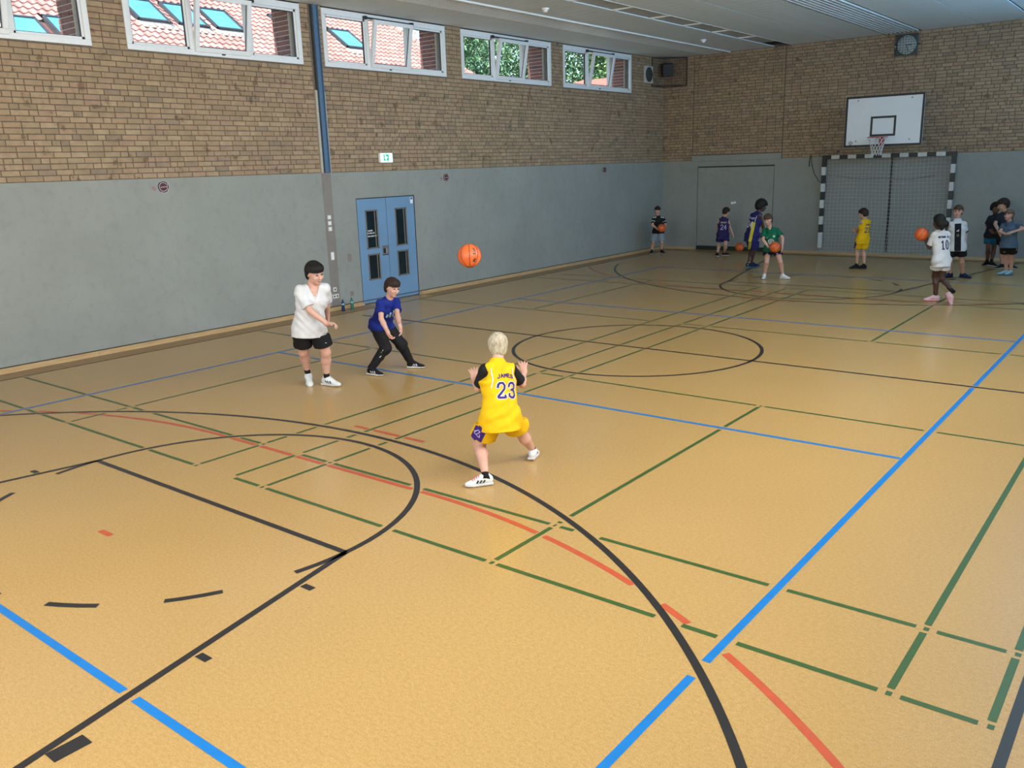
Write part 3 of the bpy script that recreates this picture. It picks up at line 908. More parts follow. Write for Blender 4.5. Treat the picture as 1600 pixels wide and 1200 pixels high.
# ------------------------------------------------------------------ round ball stickers on the plaster
m_stkdark = M('sticker_dark_red', (0.075, 0.008, 0.016, 1), 0.5, 0.3, 30)
m_stkred = M('sticker_red', (0.40, 0.07, 0.10, 1), 0.5, 0.2, 30)
m_stkw = M('sticker_pale', (0.52, 0.42, 0.44, 1), 0.5, 0.1)
for nm, y, z in (('nearest the camera', -3.17, 2.495), ('right of the escape sign', 3.56, 2.45), ('farthest along the wall', 10.09, 2.465)):
    r = empty('ball_sticker', (XL, y, z), 'dark red round ball sticker with small red print, %s' % nm, 'sticker', 'ball stickers on the long wall')
    MB().lathe([(0.0001, 0.0), (0.097, 0.0), (0.097, 0.002)], (XL+0.0005, y, z), 28, 0, 'x').build('disc', m_black, r)
    MB().lathe([(0.0001, 0.0), (0.066, 0.0), (0.066, 0.0015)], (XL+0.0022, y-0.006, z-0.002), 24, 0, 'x').build('red_field', m_stkdark, r)
    b = MB()
    put = lambda a, c: (XL+0.0045, y+a, z+c)
    ribbons(b, [[(0.095*math.cos(t), 0.095*math.sin(t)) for t in np.linspace(-2.2, 2.2, 24)], [(-0.006+0.068*math.cos(t), 0.068*math.sin(t)) for t in np.linspace(0.6, 5.7, 24)],
                [(-0.05, -0.008), (0.0, 0.0), (0.06, 0.0)], [(0.06, 0.0), (0.078, 0.06)], [(0.06, 0.0), (0.07, -0.06)]], 0.005, put)
    b.build('ball_lines', m_stkw, r)
    b = MB()
    for row in range(3):
        for q in range(5-row if row else 2):
            b.box(XL+0.0005, XL+0.002, y-0.20+0.02*q+0.02*(row == 0), y-0.186+0.02*q+0.02*(row == 0), z-0.05+0.022*(row), z-0.036+0.022*(row))
    b.build('red_print', m_stkred, r)

# ------------------------------------------------------------------ two bottles by the baseboard
for nm, y, col, x, hgt in (('blue', 0.13, (0.01, 0.035, 0.16, 1), -6.60, 0.225), ('green', 0.36, (0.03, 0.22, 0.17, 1), -6.60, 0.235)):
    r = empty('water_bottle', (x, y, 0.006), '%s plastic water bottle standing by the baseboard next to the door' % nm, 'bottle')
    t = NT(nm+'_bottle_plastic'); t.col(t.ramp(t.noise(20), [(0.3, tuple(c*0.8 for c in col[:3])+(1,)), (0.7, col)])); t.b.inputs['Roughness'].default_value = 0.15; t.b.inputs['Transmission Weight'].default_value = 0.25
    z = 0.006
    MB().lathe([(0.031, 0), (0.034, 0.006), (0.034, hgt*0.28), (0.030, hgt*0.36), (0.030, hgt*0.44), (0.034, hgt*0.52), (0.034, hgt*0.68), (0.026, hgt*0.80), (0.016, hgt*0.86), (0.016, hgt*0.90)], (x, y, z), 20).build('bottle_body', t.mat, r)
    MB().lathe([(0.018, hgt*0.88), (0.018, hgt*0.965), (0.012, hgt)], (x, y, z), 16).build('cap', M(nm+'_cap', tuple(c*0.6 for c in col[:3])+(1,), 0.4), r)
    MB().lathe([(0.0345, hgt*0.54), (0.0345, hgt*0.66)], (x, y, z), 20).build('label_band', M(nm+'_band', (0.25, 0.45, 0.55, 1), 0.5), r)

# ================================================================== loudspeakers in the far left corner
sp = empty('wall_speaker', (XL, 12.42, 4.85), 'flat white wall loudspeaker with a round grey grille', 'speaker')
MB().bevel_box(XL, XL+0.06, 12.19, 12.645, 4.86, 5.34, 0.01).build('casing', M('speaker_cream', (0.50, 0.50, 0.46, 1), 0.5), sp)
MB().lathe([(0.205, 0.0), (0.205, 0.006), (0.19, 0.012), (0.0001, 0.014)], (XL+0.058, 12.417, 5.10), 28, 0, 'x').build('grille', M('grille_grey', (0.055, 0.06, 0.06, 1), 0.6, 0.3, 90), sp)
cg = empty('speaker_cage', (XL+0.3, 13.1, 4.80), 'black netted frame across the corner in front of the loudspeaker', 'cage')
A_, B_ = Vector((XL+0.015, 12.67, 0)), Vector((-6.10, YF-0.015, 0))
f = MB()
for z in (4.80, 5.575):
    f.tube([A_+Vector((0, 0, z)), B_+Vector((0, 0, z))], 0.014, 6)
for P_ in (A_, B_):
    f.tube([P_+Vector((0, 0, 4.80)), P_+Vector((0, 0, 5.575))], 0.016, 6)
f.tube([A_+Vector((0, 0, 4.80)), (XL+0.015, YF-0.015, 4.80), B_+Vector((0, 0, 4.80))], 0.010, 6)
f.build('cage_frame', m_black, cg)
n_ = MB()
for k in range(1, 22):
    q = A_.lerp(B_, k/22)
    n_.tube([q+Vector((0, 0, 4.80)), q+Vector((0, 0, 5.575))], 0.0028, 4, cap=False)
for k in range(1, 16):
    z = 4.80+0.775*k/16
    n_.tube([A_+Vector((0, 0, z)), B_+Vector((0, 0, z))], 0.0028, 4, cap=False)
n_.build('cage_net', m_black, cg)
s2 = empty('corner_speaker', (-6.62, 13.18, 5.08), 'black box loudspeaker tilted down inside the corner cage', 'speaker')
b = MB(); b.bevel_box(-0.15, 0.15, -0.11, 0.11, 0.0, 0.36, 0.015)
o = b.build('cabinet', m_black, None); o.parent = s2; o.rotation_euler = (math.radians(12), math.radians(-3), math.radians(42))
b = MB(); b.lathe([(0.10, 0), (0.085, 0.008), (0.02, 0.012)], (0, -0.118, 0.14), 20, 0, 'y'); b.lathe([(0.04, 0), (0.03, 0.006), (0.01, 0.008)], (0, -0.118, 0.29), 16, 0, 'y')
o = b.build('drivers', m_gasket, None); o.parent = s2; o.rotation_euler = (math.radians(12), math.radians(-3), math.radians(42))
b = MB(); b.tube([(0.02, 0.06, 0.2), (-0.06, 0.22, 0.24)], 0.015, 8)
o = b.build('bracket', m_black, None); o.parent = s2

# ================================================================== clock in a cage on the end wall
ck = empty('wall_clock', (-0.03, YF, 5.04), 'round pale wall clock behind a square protective cage', 'clock')
x0, x1, z0, z1 = -0.29, 0.235, 5.045, 5.535
MB().bevel_box(x0, x1, YF-0.03, YF, z0, z1, 0.006).build('back_plate', M('clock_back', (0.06, 0.075, 0.08, 1), 0.6), ck)
MB().lathe([(0.225, 0.0), (0.225, -0.03), (0.215, -0.035), (0.0001, -0.036)], ((x0+x1)/2+0.005, YF-0.03, (z0+z1)/2), 36, 0, 'y').build('dial', M('clock_dial', (0.40, 0.47, 0.48, 1), 0.4, 0.05), ck)
hb = MB()
c_ = Vector(((x0+x1)/2+0.005, YF-0.07, (z0+z1)/2))
hb.tube([c_-Vector((0.03, 0, -0.004)), c_+Vector((0.13, 0, -0.012))], 0.009, 6); hb.tube([c_, c_+Vector((0.05, 0, -0.17))], 0.006, 6)
hb.build('hands', m_black, ck)
for k in range(12):
    a = math.pi*2*k/12
    d = Vector((math.sin(a), 0, math.cos(a)))
    MB().tube([c_+d*0.175, c_+d*0.205], 0.006, 5).build('hour_mark', m_gasket, ck)
f = MB()
yy = YF-0.11
for (p, q) in (((x0, z0), (x1, z0)), ((x1, z0), (x1, z1)), ((x1, z1), (x0, z1)), ((x0, z1), (x0, z0))):
    f.tube([(p[0], yy, p[1]), (q[0], yy, q[1])], 0.010, 6)
for (p, q) in ((x0, z0), (x1, z0), (x1, z1), (x0, z1)):
    f.tube([(p, yy, q), (p, YF, q)], 0.009, 6)
for k in range(1, 8):
    f.tube([(x0+(x1-x0)*k/8, yy, z0), (x0+(x1-x0)*k/8, yy, z1)], 0.0035, 5); f.tube([(x0, yy, z0+(z1-z0)*k/8), (x1, yy, z0+(z1-z0)*k/8)], 0.0035, 5)
f.build('cage', M('cage_steel', (0.07, 0.09, 0.10, 1), 0.5), ck)
MB().tube([(x1, YF-0.06, 5.29), (x1+0.07, YF-0.06, 5.29)], 0.012, 6).build('hinge', m_black, ck)
MB().lathe([(0.02, 0), (0.02, -0.02)], (x0+0.02, yy-0.005, 5.26), 12, 0, 'y').build('padlock', m_chrome, ck)

# ================================================================== basketball board
bd = empty('basketball_backboard', (0, 11.77, 2.84), 'white basketball backboard with black border above the goal', 'backboard')
YB = 11.77
bx0, bx1, bz0, bz1 = -0.905, 0.905, 2.838, 4.035
m_board = M('board_white', (0.66, 0.70, 0.73, 1), 0.4, 0.04, 2)
m_boardblk = M('board_black', (0.012, 0.017, 0.022, 1), 0.45, 0.1)
MB().bevel_box(bx0, bx1, YB, YB+0.03, bz0, bz1, 0.004).build('board', m_board, bd)
def rect_frame(x0, x1, z0, z1, t, ya, yb):
    f = MB()
    f.box(x0, x1, ya, yb, z0, z0+t); f.box(x0, x1, ya, yb, z1-t, z1); f.box(x0, x0+t, ya, yb, z0+t, z1-t); f.box(x1-t, x1, ya, yb, z0+t, z1-t)
    return f
rect_frame(bx0, bx1, bz0, bz1, 0.05, YB-0.003, YB+0.001).build('border', m_boardblk, bd)
rect_frame(-0.295, 0.295, 3.075, 3.545, 0.05, YB-0.003, YB+0.001).build('target_rectangle', m_boardblk, bd)
for (x, z) in ((-0.62, 3.93), (0.62, 3.93), (-0.62, 2.98), (0.62, 2.98)):
    MB().lathe([(0.018, 0), (0.016, -0.005), (0.006, -0.006)], (x, YB, z), 10, 0, 'y').build('bolt', m_grey_metal, bd)
b = MB()
ribbons(b, [[(-0.745+0.042*math.cos(t), 2.935+0.042*math.sin(t)) for t in np.linspace(0, 2*math.pi, 25)], [(-0.77, 2.95), (-0.745, 2.93), (-0.72, 2.95)], [(-0.745, 2.93), (-0.745, 2.905)]], 0.006, lambda a, c: (a, YB-0.003, c))
b.build('emblem', M('emblem_violet', (0.10, 0.06, 0.16, 1), 0.5), bd)
b = MB()
for x in (-0.5, 0.5):
    for z in (3.0, 3.85):
        b.tube([(x, YB+0.03, z), (x*1.1, YF, z)], 0.025, 8)
    b.tube([(x, YB+0.03, 3.0), (x*1.1, YF, 3.85)], 0.018, 8)
b.tube([(-0.5, YB+0.05, 3.0), (0.5, YB+0.05, 3.0)], 0.022, 8); b.tube([(-0.5, YB+0.05, 3.85), (0.5, YB+0.05, 3.85)], 0.022, 8)
b.build('support_frame', m_grey_metal, bd)
hp = empty('basketball_hoop', (0, 11.39, 3.05), 'red basketball hoop with a white net on the backboard', 'hoop')
m_rim = M('rim_red', (0.42, 0.055, 0.045, 1), 0.4, 0.1)
HC_ = Vector((0, 11.39, 3.05))
r = MB()
r.tube([HC_+Vector((0.225*math.cos(t), 0.225*math.sin(t), 0)) for t in np.linspace(0, 2*math.pi, 33)], 0.010, 8, cap=False)
r.build('rim', m_rim, hp)
r = MB()
r.bevel_box(-0.06, 0.06, YB-0.016, YB-0.004, 2.84, 3.07, 0.003); r.bevel_box(-0.05, 0.05, 11.60, YB-0.004, 3.045, 3.06, 0.002)
for s in (-1, 1):
    r.tube([(s*0.04, YB-0.005, 2.86), (s*0.11, 11.58, 3.045)], 0.008, 6)
r.build('bracket', m_rim, hp)
n_ = MB()
NS = 12
def netpt(k, lev):
    rad = [0.222, 0.19, 0.155, 0.130, 0.118, 0.112][lev]
    a = 2*math.pi*(k+0.5*(lev % 2))/NS
    return HC_+Vector((rad*math.cos(a), rad*math.sin(a), -0.085*lev))
for lev in range(5):
    for k in range(NS):
        n_.tube([netpt(k, lev), netpt(k, lev+1)], 0.0055, 5, cap=False)
        n_.tube([netpt(k, lev), netpt(k-1 if lev % 2 == 0 else k+1, lev+1)], 0.0055, 5, cap=False)
n_.build('hoop_net', M('net_white', (0.62, 0.63, 0.62, 1), 0.8), hp)

# ================================================================== handball goal hung on the end wall
gl = empty('handball_goal', (-0.26, 13.22, 0.20), 'black and white banded handball goal with a white net', 'goal')
GY = 13.20
gx0, gx1, gz0, gz1 = -1.895, 1.395, 0.20, 2.665
m_gblk = M('goal_black', (0.014, 0.02, 0.022, 1), 0.45, 0.1); m_gwht = M('goal_white', (0.55, 0.58, 0.58, 1), 0.45, 0.08)
T_ = 0.10
def banded(a0, a1, horiz, pos, n, first):
    w_ = (a1-a0)/n
    for k in range(n):
        mat_ = m_gblk if (k+first) % 2 == 0 else m_gwht
        p, q = a0+k*w_, a0+(k+1)*w_
        if horiz: b = MB().bevel_box(p, q, GY-T_/2, GY+T_/2, pos-T_, pos, 0.006)
        else: b = MB().bevel_box(pos, pos+T_, GY-T_/2, GY+T_/2, p, q, 0.006)
        b.build('crossbar_band' if horiz else 'post_band', mat_, gl)
banded(gx0+0.24, gx1-0.24, True, gz1, 13, 1)
for xx in (gx0, gx1-T_):
    MB().bevel_box(xx, xx+T_, GY-T_/2, GY+T_/2, gz1-0.30, gz1, 0.006).build('post_band', m_gblk, gl)
    a = gx0+T_ if xx == gx0 else gx1-0.24
    MB().bevel_box(a, a+0.24-T_, GY-T_/2, GY+T_/2, gz1-T_, gz1, 0.006).build('crossbar_band', m_gblk, gl)
    zs = [gz1-0.30-0.218*k for k in range(9)] + [gz0]
    for k in range(len(zs)-1):
        MB().bevel_box(xx, xx+T_, GY-T_/2, GY+T_/2, zs[k+1], zs[k], 0.006).build('post_band', m_gwht if k % 2 == 0 else m_gblk, gl)
for xx in (gx0+0.35, gx1-0.30):
    MB().tube([(xx, GY, gz1), (xx, GY+0.02, gz1+0.09), (xx, YF, gz1+0.10)], 0.014, 6).build('wall_bracket', m_grey_metal, gl)
for z in (0.45, 1.9):
    for xx in (gx0+T_/2, gx1-T_/2):
        MB().tube([(xx, GY, z), (xx, YF, z)], 0.018, 6).build('wall_bracket', m_grey_metal, gl)
# net draped behind the frame
n_ = MB()
def gnet(u, v):
    x = gx0+0.06+(gx1-gx0-0.12)*u
    z = 0.10+(gz1-0.10-0.08)*(1-v)
    bul = 0.10*math.sin(math.pi*min(1, v*1.1))*(0.4+0.6*math.sin(math.pi*u))
    edge = max(0, 1-min(u, 1-u)/0.12)
    x += 0.05*edge*(1 if u > 0.5 else -1)*math.sin(math.pi*v)*0.5 + 0.012*math.sin(9*v+4*u) 
    return (x, GY+0.05+bul*0.9+0.01*math.sin(13*u+5*v), z+0.015*math.sin(8*u))
NU, NV = 33, 26
for i in range(NU+1):
    n_.tube([gnet(i/NU, j/NV) for j in range(NV+1)], 0.0035, 4, cap=False)
for j in range(NV+1):
    n_.tube([gnet(i/NU, j/NV) for i in range(NU+1)], 0.0035, 4, cap=False)
n_.build('goal_net', M('goal_net_white', (0.50, 0.53, 0.53, 1), 0.8), gl)
MB().box(-0.19, -0.135, YF-0.012, YF, 0.12, 2.60).build('wall_strap', m_gblk, gl)
n_ = MB(); n_.tube([(gx0+0.1+(gx1-gx0-0.2)*t, YF-0.02, 2.12-0.10*math.sin(math.pi*t*0.9)+0.02*math.sin(17*t)) for t in np.linspace(0, 0.86, 40)], 0.007, 5)
n_.build('slack_cord', m_grey_metal, gl)

# green cord hanging left of the goal
cd = empty('hanging_cord', (-2.28, YF, 2.60), 'thin dark green cord hanging from a wall hook left of the goal', 'cord')
m_cord = M('cord_green', (0.02, 0.05, 0.04, 1), 0.6)
b = MB(); b.tube([(-2.30, YF-0.02, 2.70), (-2.32, YF-0.03, 2.58), (-2.33, YF-0.03, 2.40), (-2.325, YF-0.03, 2.38)], 0.014, 6)
b.build('cord_end', m_cord, cd)
b = MB(); b.tube([(-2.29, YF-0.02, 2.66), (-2.26, YF-0.03, 2.45), (-2.18, YF-0.03, 2.20), (-2.05, YF-0.04, 2.00), (-1.93, YF-0.06, 1.93), (-1.86, YF-0.1, 1.92)], 0.009, 6)
b.build('cord_loop', m_cord, cd)
MB().lathe([(0.03, 0), (0.03, -0.02), (0.012, -0.03)], (-2.29, YF, 2.68), 12, 0, 'y').build('hook', m_grey_metal, cd)

# ================================================================== basketballs
def ball_mat():
    t = NT('orange_rubber')
    vo = t.n('ShaderNodeTexVoronoi'); vo.inputs['Scale'].default_value = 160
    tc = t.n('ShaderNodeTexCoord'); t.l(tc.outputs['Object'], vo.inputs['Vector'])
    t.col(t.ramp(t.noise(6.0), [(0.3, (0.60, 0.105, 0.022, 1)), (0.7, (0.72, 0.15, 0.035, 1))]))
    t.b.inputs['Roughness'].default_value = 0.42
    t.bump(vo.outputs['Distance'], 0.25, 0.003)
    return t.mat
m_ball = ball_mat(); m_ballseam = M('ball_seam', (0.16, 0.028, 0.010, 1), 0.6); m_ink = M('black_ink', (0.02, 0.012, 0.01, 1), 0.5)
def basketball(loc, r, label, rot, near=False):
    root = empty('basketball', loc, label, 'basketball', 'basketballs')
    bm = bmesh.new(); bmesh.ops.create_uvsphere(bm, u_segments=40 if near else 24, v_segments=24 if near else 14, radius=r)
    o = MB().bm(bm, 0, True).build('ball', m_ball, None); o.parent = root; o.rotation_euler = rot
    s = MB(); n = 48
    R_ = r*1.001; tr = r*0.028
    ring = lambda f: s.tube([f(2*math.pi*k/n) for k in range(n+1)], tr, 5, cap=False)
    for q in range(4):
        cq, sq = math.cos(math.pi*q/4), math.sin(math.pi*q/4)
        ring(lambda a: (R_*math.cos(a)*cq, R_*math.cos(a)*sq, R_*math.sin(a)))
    o = s.build('seams', m_ballseam, None); o.parent = root; o.rotation_euler = rot
    return root
fb = basketball((0.475, -4.169, 1.772), 0.12, 'orange basketball flying in mid air in front of the long wall', tuple((Vector((0.22, -0.25, -0.94))).to_track_quat('-Z', 'Y').to_euler()), True)
b = MB()
cl_ = Vector(fb.location)
vd = (CAM-cl_).normalized(); rt = vd.cross(Vector((0, 0, 1))).normalized()*-1; upv = rt.cross(vd)*-1
upv = vd.cross(rt)
def ballput(x, y):
    # writing runs up the right half of the ball
    lx, ly = 0.070+0.28*y, x+0.012
    a = lx/0.12; e = ly/0.12
    d = (vd*math.cos(a)*math.cos(e) + rt*math.sin(a)*math.cos(e) + upv*math.sin(e))
    return cl_ + d.normalized()*0.1213
sts = strokes('Mc.Kal', 0.115, 0.0195, 0.0065)
ribbons(b, [[(x, -y) for (x, y) in s_] for s_ in sts], 0.0042, ballput, 0.004)
b.build('pen_writing', m_ink, fb)
# ================================================================== outside: neighbouring tiled roof
def tile_mat():
    t = NT('clay_tile')
    gi = t.n('ShaderNodeNewGeometry'); oi = t.n('ShaderNodeObjectInfo')
    r = t.math('FRACT', t.math('ADD', gi.outputs['Random Per Island'], t.math('MULTIPLY', oi.outputs['Random'], 5.7)))
    t.col(t.mix(1.0, t.ramp(r, [(0, (0.46, 0.20, 0.17, 1)), (0.5, (0.55, 0.26, 0.22, 1)), (1, (0.60, 0.31, 0.26, 1))]), t.ramp(t.noise(4.0), [(0.3, (0.85,)*3+(1,)), (0.7, (1.05,)*3+(1,))]), 'MULTIPLY'))
    t.b.inputs['Roughness'].default_value = 0.6
    return t.mat
m_tile = tile_mat()
RX, RZ, RM = -15.0, 4.0, 0.70
rl = math.hypot(1, RM)
def rp(y, s, lift=0.0):
    """point on the near roof slope: y along the eave, s metres up the slope"""
    x = RX - s/rl; z = RZ + s*RM/rl
    return Vector((x+lift*RM/rl, y, z+lift/rl))
hipA, hipB = Vector((-21.49, 16.2)), Vector((-20.01, 17.04))
def hip_y(x):
    return hipB.y + (hipB.x-x)*(hipA.y-hipB.y)/(hipB.x-hipA.x)
bl = empty('neighbour_house', (-21, 4, 0), 'neighbouring house with a red tiled hip roof and roof windows, seen through the windows', 'house')
SR = 10.6
rx_ = RX-SR/rl
b = MB()
V = [rp(-14, 0), rp(hip_y(RX), 0), rp(hip_y(rx_), SR), rp(-14, SR)]
back = [Vector((rx_-8, -14, RZ)), Vector((rx_-8, hip_y(RX), RZ))]
b.poly(V+back, [(0, 1, 2, 3), (3, 2, 5, 4), (1, 5, 2), (0, 3, 4)])
b.build('roof_deck', M('roof_underlay', (0.20, 0.075, 0.06, 1), 0.8), bl)
MB().box(-32, RX-0.4, -13.6, hip_y(RX)-0.4, 0, RZ+0.1).build('house_wall', M('render_cream', (0.55, 0.52, 0.46, 1), 0.8), bl)
b = MB(); q0, q1 = rp(hip_y(RX), 0, 0.05), rp(hip_y(rx_), SR, 0.05)
for k in range(34):
    a, c = q0.lerp(q1, k/34), q0.lerp(q1, (k+1.15)/34)
    MB().tube([a, c], [0.13, 0.105], 8).build('hip_tile', m_tile, bl)
TW, TH_ = 0.25, 0.31
def tile_geo(mb, o, ey, es, en):
    prof = [(0.0, 0.055), (0.05, 0.062), (0.10, 0.035), (0.16, 0.012), (0.215, 0.02), (0.26, 0.05)]
    V = []
    for s_, l in ((-0.02, 0.03), (TH_+0.03, 0.0)):
        for (u, h_) in prof: V.append(o+ey*u+es*s_+en*(h_+l))
    n = len(prof)
    for (u, h_) in prof: V.append(o+ey*u+es*(-0.02)+en*(h_+0.005))
    F = [(i, i+1, n+i+1, n+i) for i in range(n-1)] + [(2*n+i, 2*n+i+1, i+1, i) for i in range(n-1)]
    mb.poly(V, F, 0, False)
ey, es = Vector((0, 1, 0)), Vector((-1/rl, 0, RM/rl)); en = Vector((RM/rl, 0, 1/rl))
SKY = [(-0.25, 3.55), (1.05, 3.75), (4.1, 5.55), (5.45, 5.55), (6.8, 5.55), (9.75, 5.75), (12.1, 5.25)]   # roof windows: y, s of the lower edge
SW, SH_ = 1.05, 1.35
tiles = []
r0 = int(3.0/TH_); r1 = int(9.9/TH_)
for k in range(r0, r1):
    s_ = k*TH_
    y = -4.0
    while y < 19:
        p = rp(y, s_)
        if p.y < hip_y(p.x)-0.15 and not any(yy-0.08 < y+0.12 < yy+SW+0.08 and ss-0.1 < s_+0.15 < ss+SH_+0.1 for yy, ss in SKY):
            tiles.append(p)
        y += TW
tiles.sort(key=lambda p: (p-CAM).length)
tm = MB(); tile_geo(tm, Vector((0, 0, 0)), ey, es, en)
first = tm.build('roof_tile', m_tile, bl, origin=(0, 0, 0)); first.location = tiles[0]-wloc(bl)
for p in tiles[1:300]:
    o = add('roof_tile', first.data, bl); o.location = p-wloc(bl)
tm = MB()
for p in tiles[300:]: tile_geo(tm, p, ey, es, en)
tag(tm.build('remaining_roof_tiles', m_tile, bl), None, None, None, 'stuff')
m_rfglass = NT('roof_window_glass'); m_rfglass.col(m_rfglass.ramp(m_rfglass.noise(0.8), [(0.3, (0.10, 0.33, 0.42, 1)), (0.7, (0.16, 0.42, 0.52, 1))])); m_rfglass.b.inputs['Roughness'].default_value = 0.05; m_rfglass.b.inputs['Specular IOR Level'].default_value = 0.8; m_rfglass = m_rfglass.mat
m_rfframe = M('roof_window_frame', (0.05, 0.055, 0.065, 1), 0.4); m_flash = M('flashing', (0.60, 0.56, 0.50, 1), 0.4)
for (yy, ss) in SKY:
    w_ = MB()
    def pr(u, v, l): return rp(yy+u, ss+v, l)
    def slab(u0, u1, v0, v1, l0, l1, mb):
        P = [pr(u, v, l) for l in (l0, l1) for (u, v) in ((u0, v0), (u1, v0), (u1, v1), (u0, v1))]
        mb.poly(P, [(3, 2, 1, 0), (4, 5, 6, 7), (0, 1, 5, 4), (1, 2, 6, 5), (2, 3, 7, 6), (3, 0, 4, 7)])
    t = 0.07
    slab(0, SW, 0, t, 0.0, 0.14, w_); slab(0, SW, SH_-t, SH_, 0.0, 0.14, w_); slab(0, t, 0, SH_, 0.0, 0.14, w_); slab(SW-t, SW, 0, SH_, 0.0, 0.14, w_)
    rw = w_.build('roof_window', m_rfframe, bl)
    g_ = MB(); slab(t, SW-t, t, SH_-t, 0.10, 0.115, g_); g_.build('roof_pane', m_rfglass, rw)
    g_ = MB(); slab(-0.08, SW+0.08, -0.35, 0.0, 0.05, 0.07, g_); g_.build('flashing', m_flash, rw)
    g_ = MB(); slab(SW-0.12, SW-0.04, -0.10, 0.06, 0.14, 0.18, g_); g_.build('corner_catch', m_rfframe, rw)

# ------------------------------------------------------------------ trees beyond
def leaf_mat(name, c1, c2, c3):
    t = NT(name)
    gi = t.n('ShaderNodeNewGeometry')
    t.col(t.ramp(gi.outputs['Random Per Island'], [(0, c1), (0.55, c2), (1, c3)]))
    t.b.inputs['Roughness'].default_value = 0.5
    t.b.inputs['Subsurface Weight'].default_value = 0.0
    return t.mat
m_leaf1 = leaf_mat('deep_green_leaves', (0.05, 0.14, 0.06, 1), (0.11, 0.25, 0.11, 1), (0.28, 0.42, 0.22, 1))
m_leaf2 = leaf_mat('bright_green_leaves', (0.09, 0.20, 0.03, 1), (0.20, 0.36, 0.06, 1), (0.42, 0.55, 0.16, 1))
m_bark = M('bark', (0.12, 0.09, 0.06, 1), 0.9, 0.3, 8, 0.4)
def tree(loc, cz, rad, rz, n, mat, label, leaf=0.17, seed=1):
    rg = np.random.default_rng(seed)
    t = empty('broadleaf_tree', loc, label, 'tree', 'trees outside the windows')
    x, y = loc[0], loc[1]
    b = MB(); b.tube([(x, y, 0), (x+0.1, y, cz*0.5), (x-0.1, y+0.1, cz)], [0.28, 0.2, 0.08], 8)
    b.build('trunk', m_bark, t)
    for k in range(9):
        a = rg.uniform(0, 6.28); e = rg.uniform(0.1, 1.1); l_ = rad*rg.uniform(0.6, 0.95)
        s_ = Vector((x, y, cz*0.5+rg.uniform(0, cz*0.4)))
        MB().tube([s_, s_+Vector((math.cos(a)*l_*0.5, math.sin(a)*l_*0.5, l_*0.25)), s_+Vector((math.cos(a)*l_, math.sin(a)*l_, l_*0.5*e))], [0.09, 0.06, 0.02], 6).build('branch', m_bark, t)
    # leaves in clumps through the crown
    nc = 70
    cl = rg.normal(size=(nc, 3)); cl /= np.linalg.norm(cl, axis=1)[:, None]; cl *= (rg.uniform(0.25, 1.0, (nc, 1)))**0.5
    cl = cl*np.array([rad, rad, rz])*0.88
    ci = rg.integers(0, nc, n)
    P = cl[ci] + rg.normal(size=(n, 3))*rad*0.16 + np.array([x, y, cz])
    A = rg.normal(size=(n, 3)); A /= np.linalg.norm(A, axis=1)[:, None]
    B = rg.normal(size=(n, 3)); B -= (A*B).sum(1)[:, None]*A; B /= np.linalg.norm(B, axis=1)[:, None]
    N_ = np.cross(A, B)
    sz = rg.uniform(0.6, 1.25, (n, 1))*leaf
    V = np.stack([P-A*sz, P+B*sz*0.45+N_*sz*0.12, P+A*sz, P-B*sz*0.45+N_*sz*0.12], 1).reshape(-1, 3)
    me = bpy.data.meshes.new('foliage')
    me.from_pydata((V-np.array(loc)).tolist(), [], np.arange(4*n).reshape(-1, 4).tolist())
    me.materials.append(mat)
    o = add('foliage', me, t); tag(o, None, None, None, 'stuff')
tree((-22.5, 24.0, 0), 7.6, 3.6, 4.4, 26000, m_leaf1, 'dark green leafy tree outside the fourth window, left part', 0.105, 1)
tree((-18.6, 26.0, 0), 7.6, 3.6, 4.6, 26000, m_leaf1, 'dark green leafy tree outside the fourth window, right part', 0.105, 2)
tree((-14.8, 27.5, 0), 8.2, 3.8, 4.6, 26000, m_leaf2, 'bright yellow green tree outside the fifth window', 0.10, 3)
tree((-23.2, 21.2, 0), 8.9, 0.9, 1.2, 420, m_leaf1, 'thin leafy branch tips beside the roof edge', 0.14, 4)
# low annexe with red sheet roof below the bright tree
ax = empty('annexe', (-11, 19, 0), 'low annexe with a red ribbed sheet roof outside the fifth window', 'annexe')
MB().box(-14.3, -9.2, 18.6, 20.4, 0, 5.5).build('annexe_wall', M('annexe_render', (0.5, 0.47, 0.42, 1), 0.8), ax)
m_redsheet = M('red_sheet', (0.58, 0.17, 0.13, 1), 0.5, 0.1)
for k in range(20):
    xa = -14.6+0.29*k
    V = [(xa, 18.3, 5.47), (xa+0.31, 18.3, 5.47), (xa+0.31, 20.6, 5.92), (xa, 20.6, 5.92), (xa+0.05, 18.3, 5.55), (xa+0.17, 18.3, 5.55), (xa+0.17, 20.6, 6.00), (xa+0.05, 20.6, 6.00)]
    MB().poly(V, [(0, 1, 2, 3), (4, 5, 6, 7), (0, 4, 7, 3), (5, 1, 2, 6), (0, 1, 5, 4)]).build('roof_sheet', m_redsheet, ax)
gr_ = MB().box(-60, XL-0.5, -40, 60, -0.3, -0.02).build('ground', M('outdoor_ground', (0.16, 0.18, 0.10, 1), 0.9))
tag(gr_, 'grass and paving outside the hall', None, None, 'structure')
# ================================================================== people: implicit bodies meshed on a grid
V3 = lambda p: np.array(p, float)
def hsh(k): return sum(ord(c)*(i+3) for i, c in enumerate(k))
def unit(v):
    v = V3(v); return v/(np.linalg.norm(v)+1e-9)

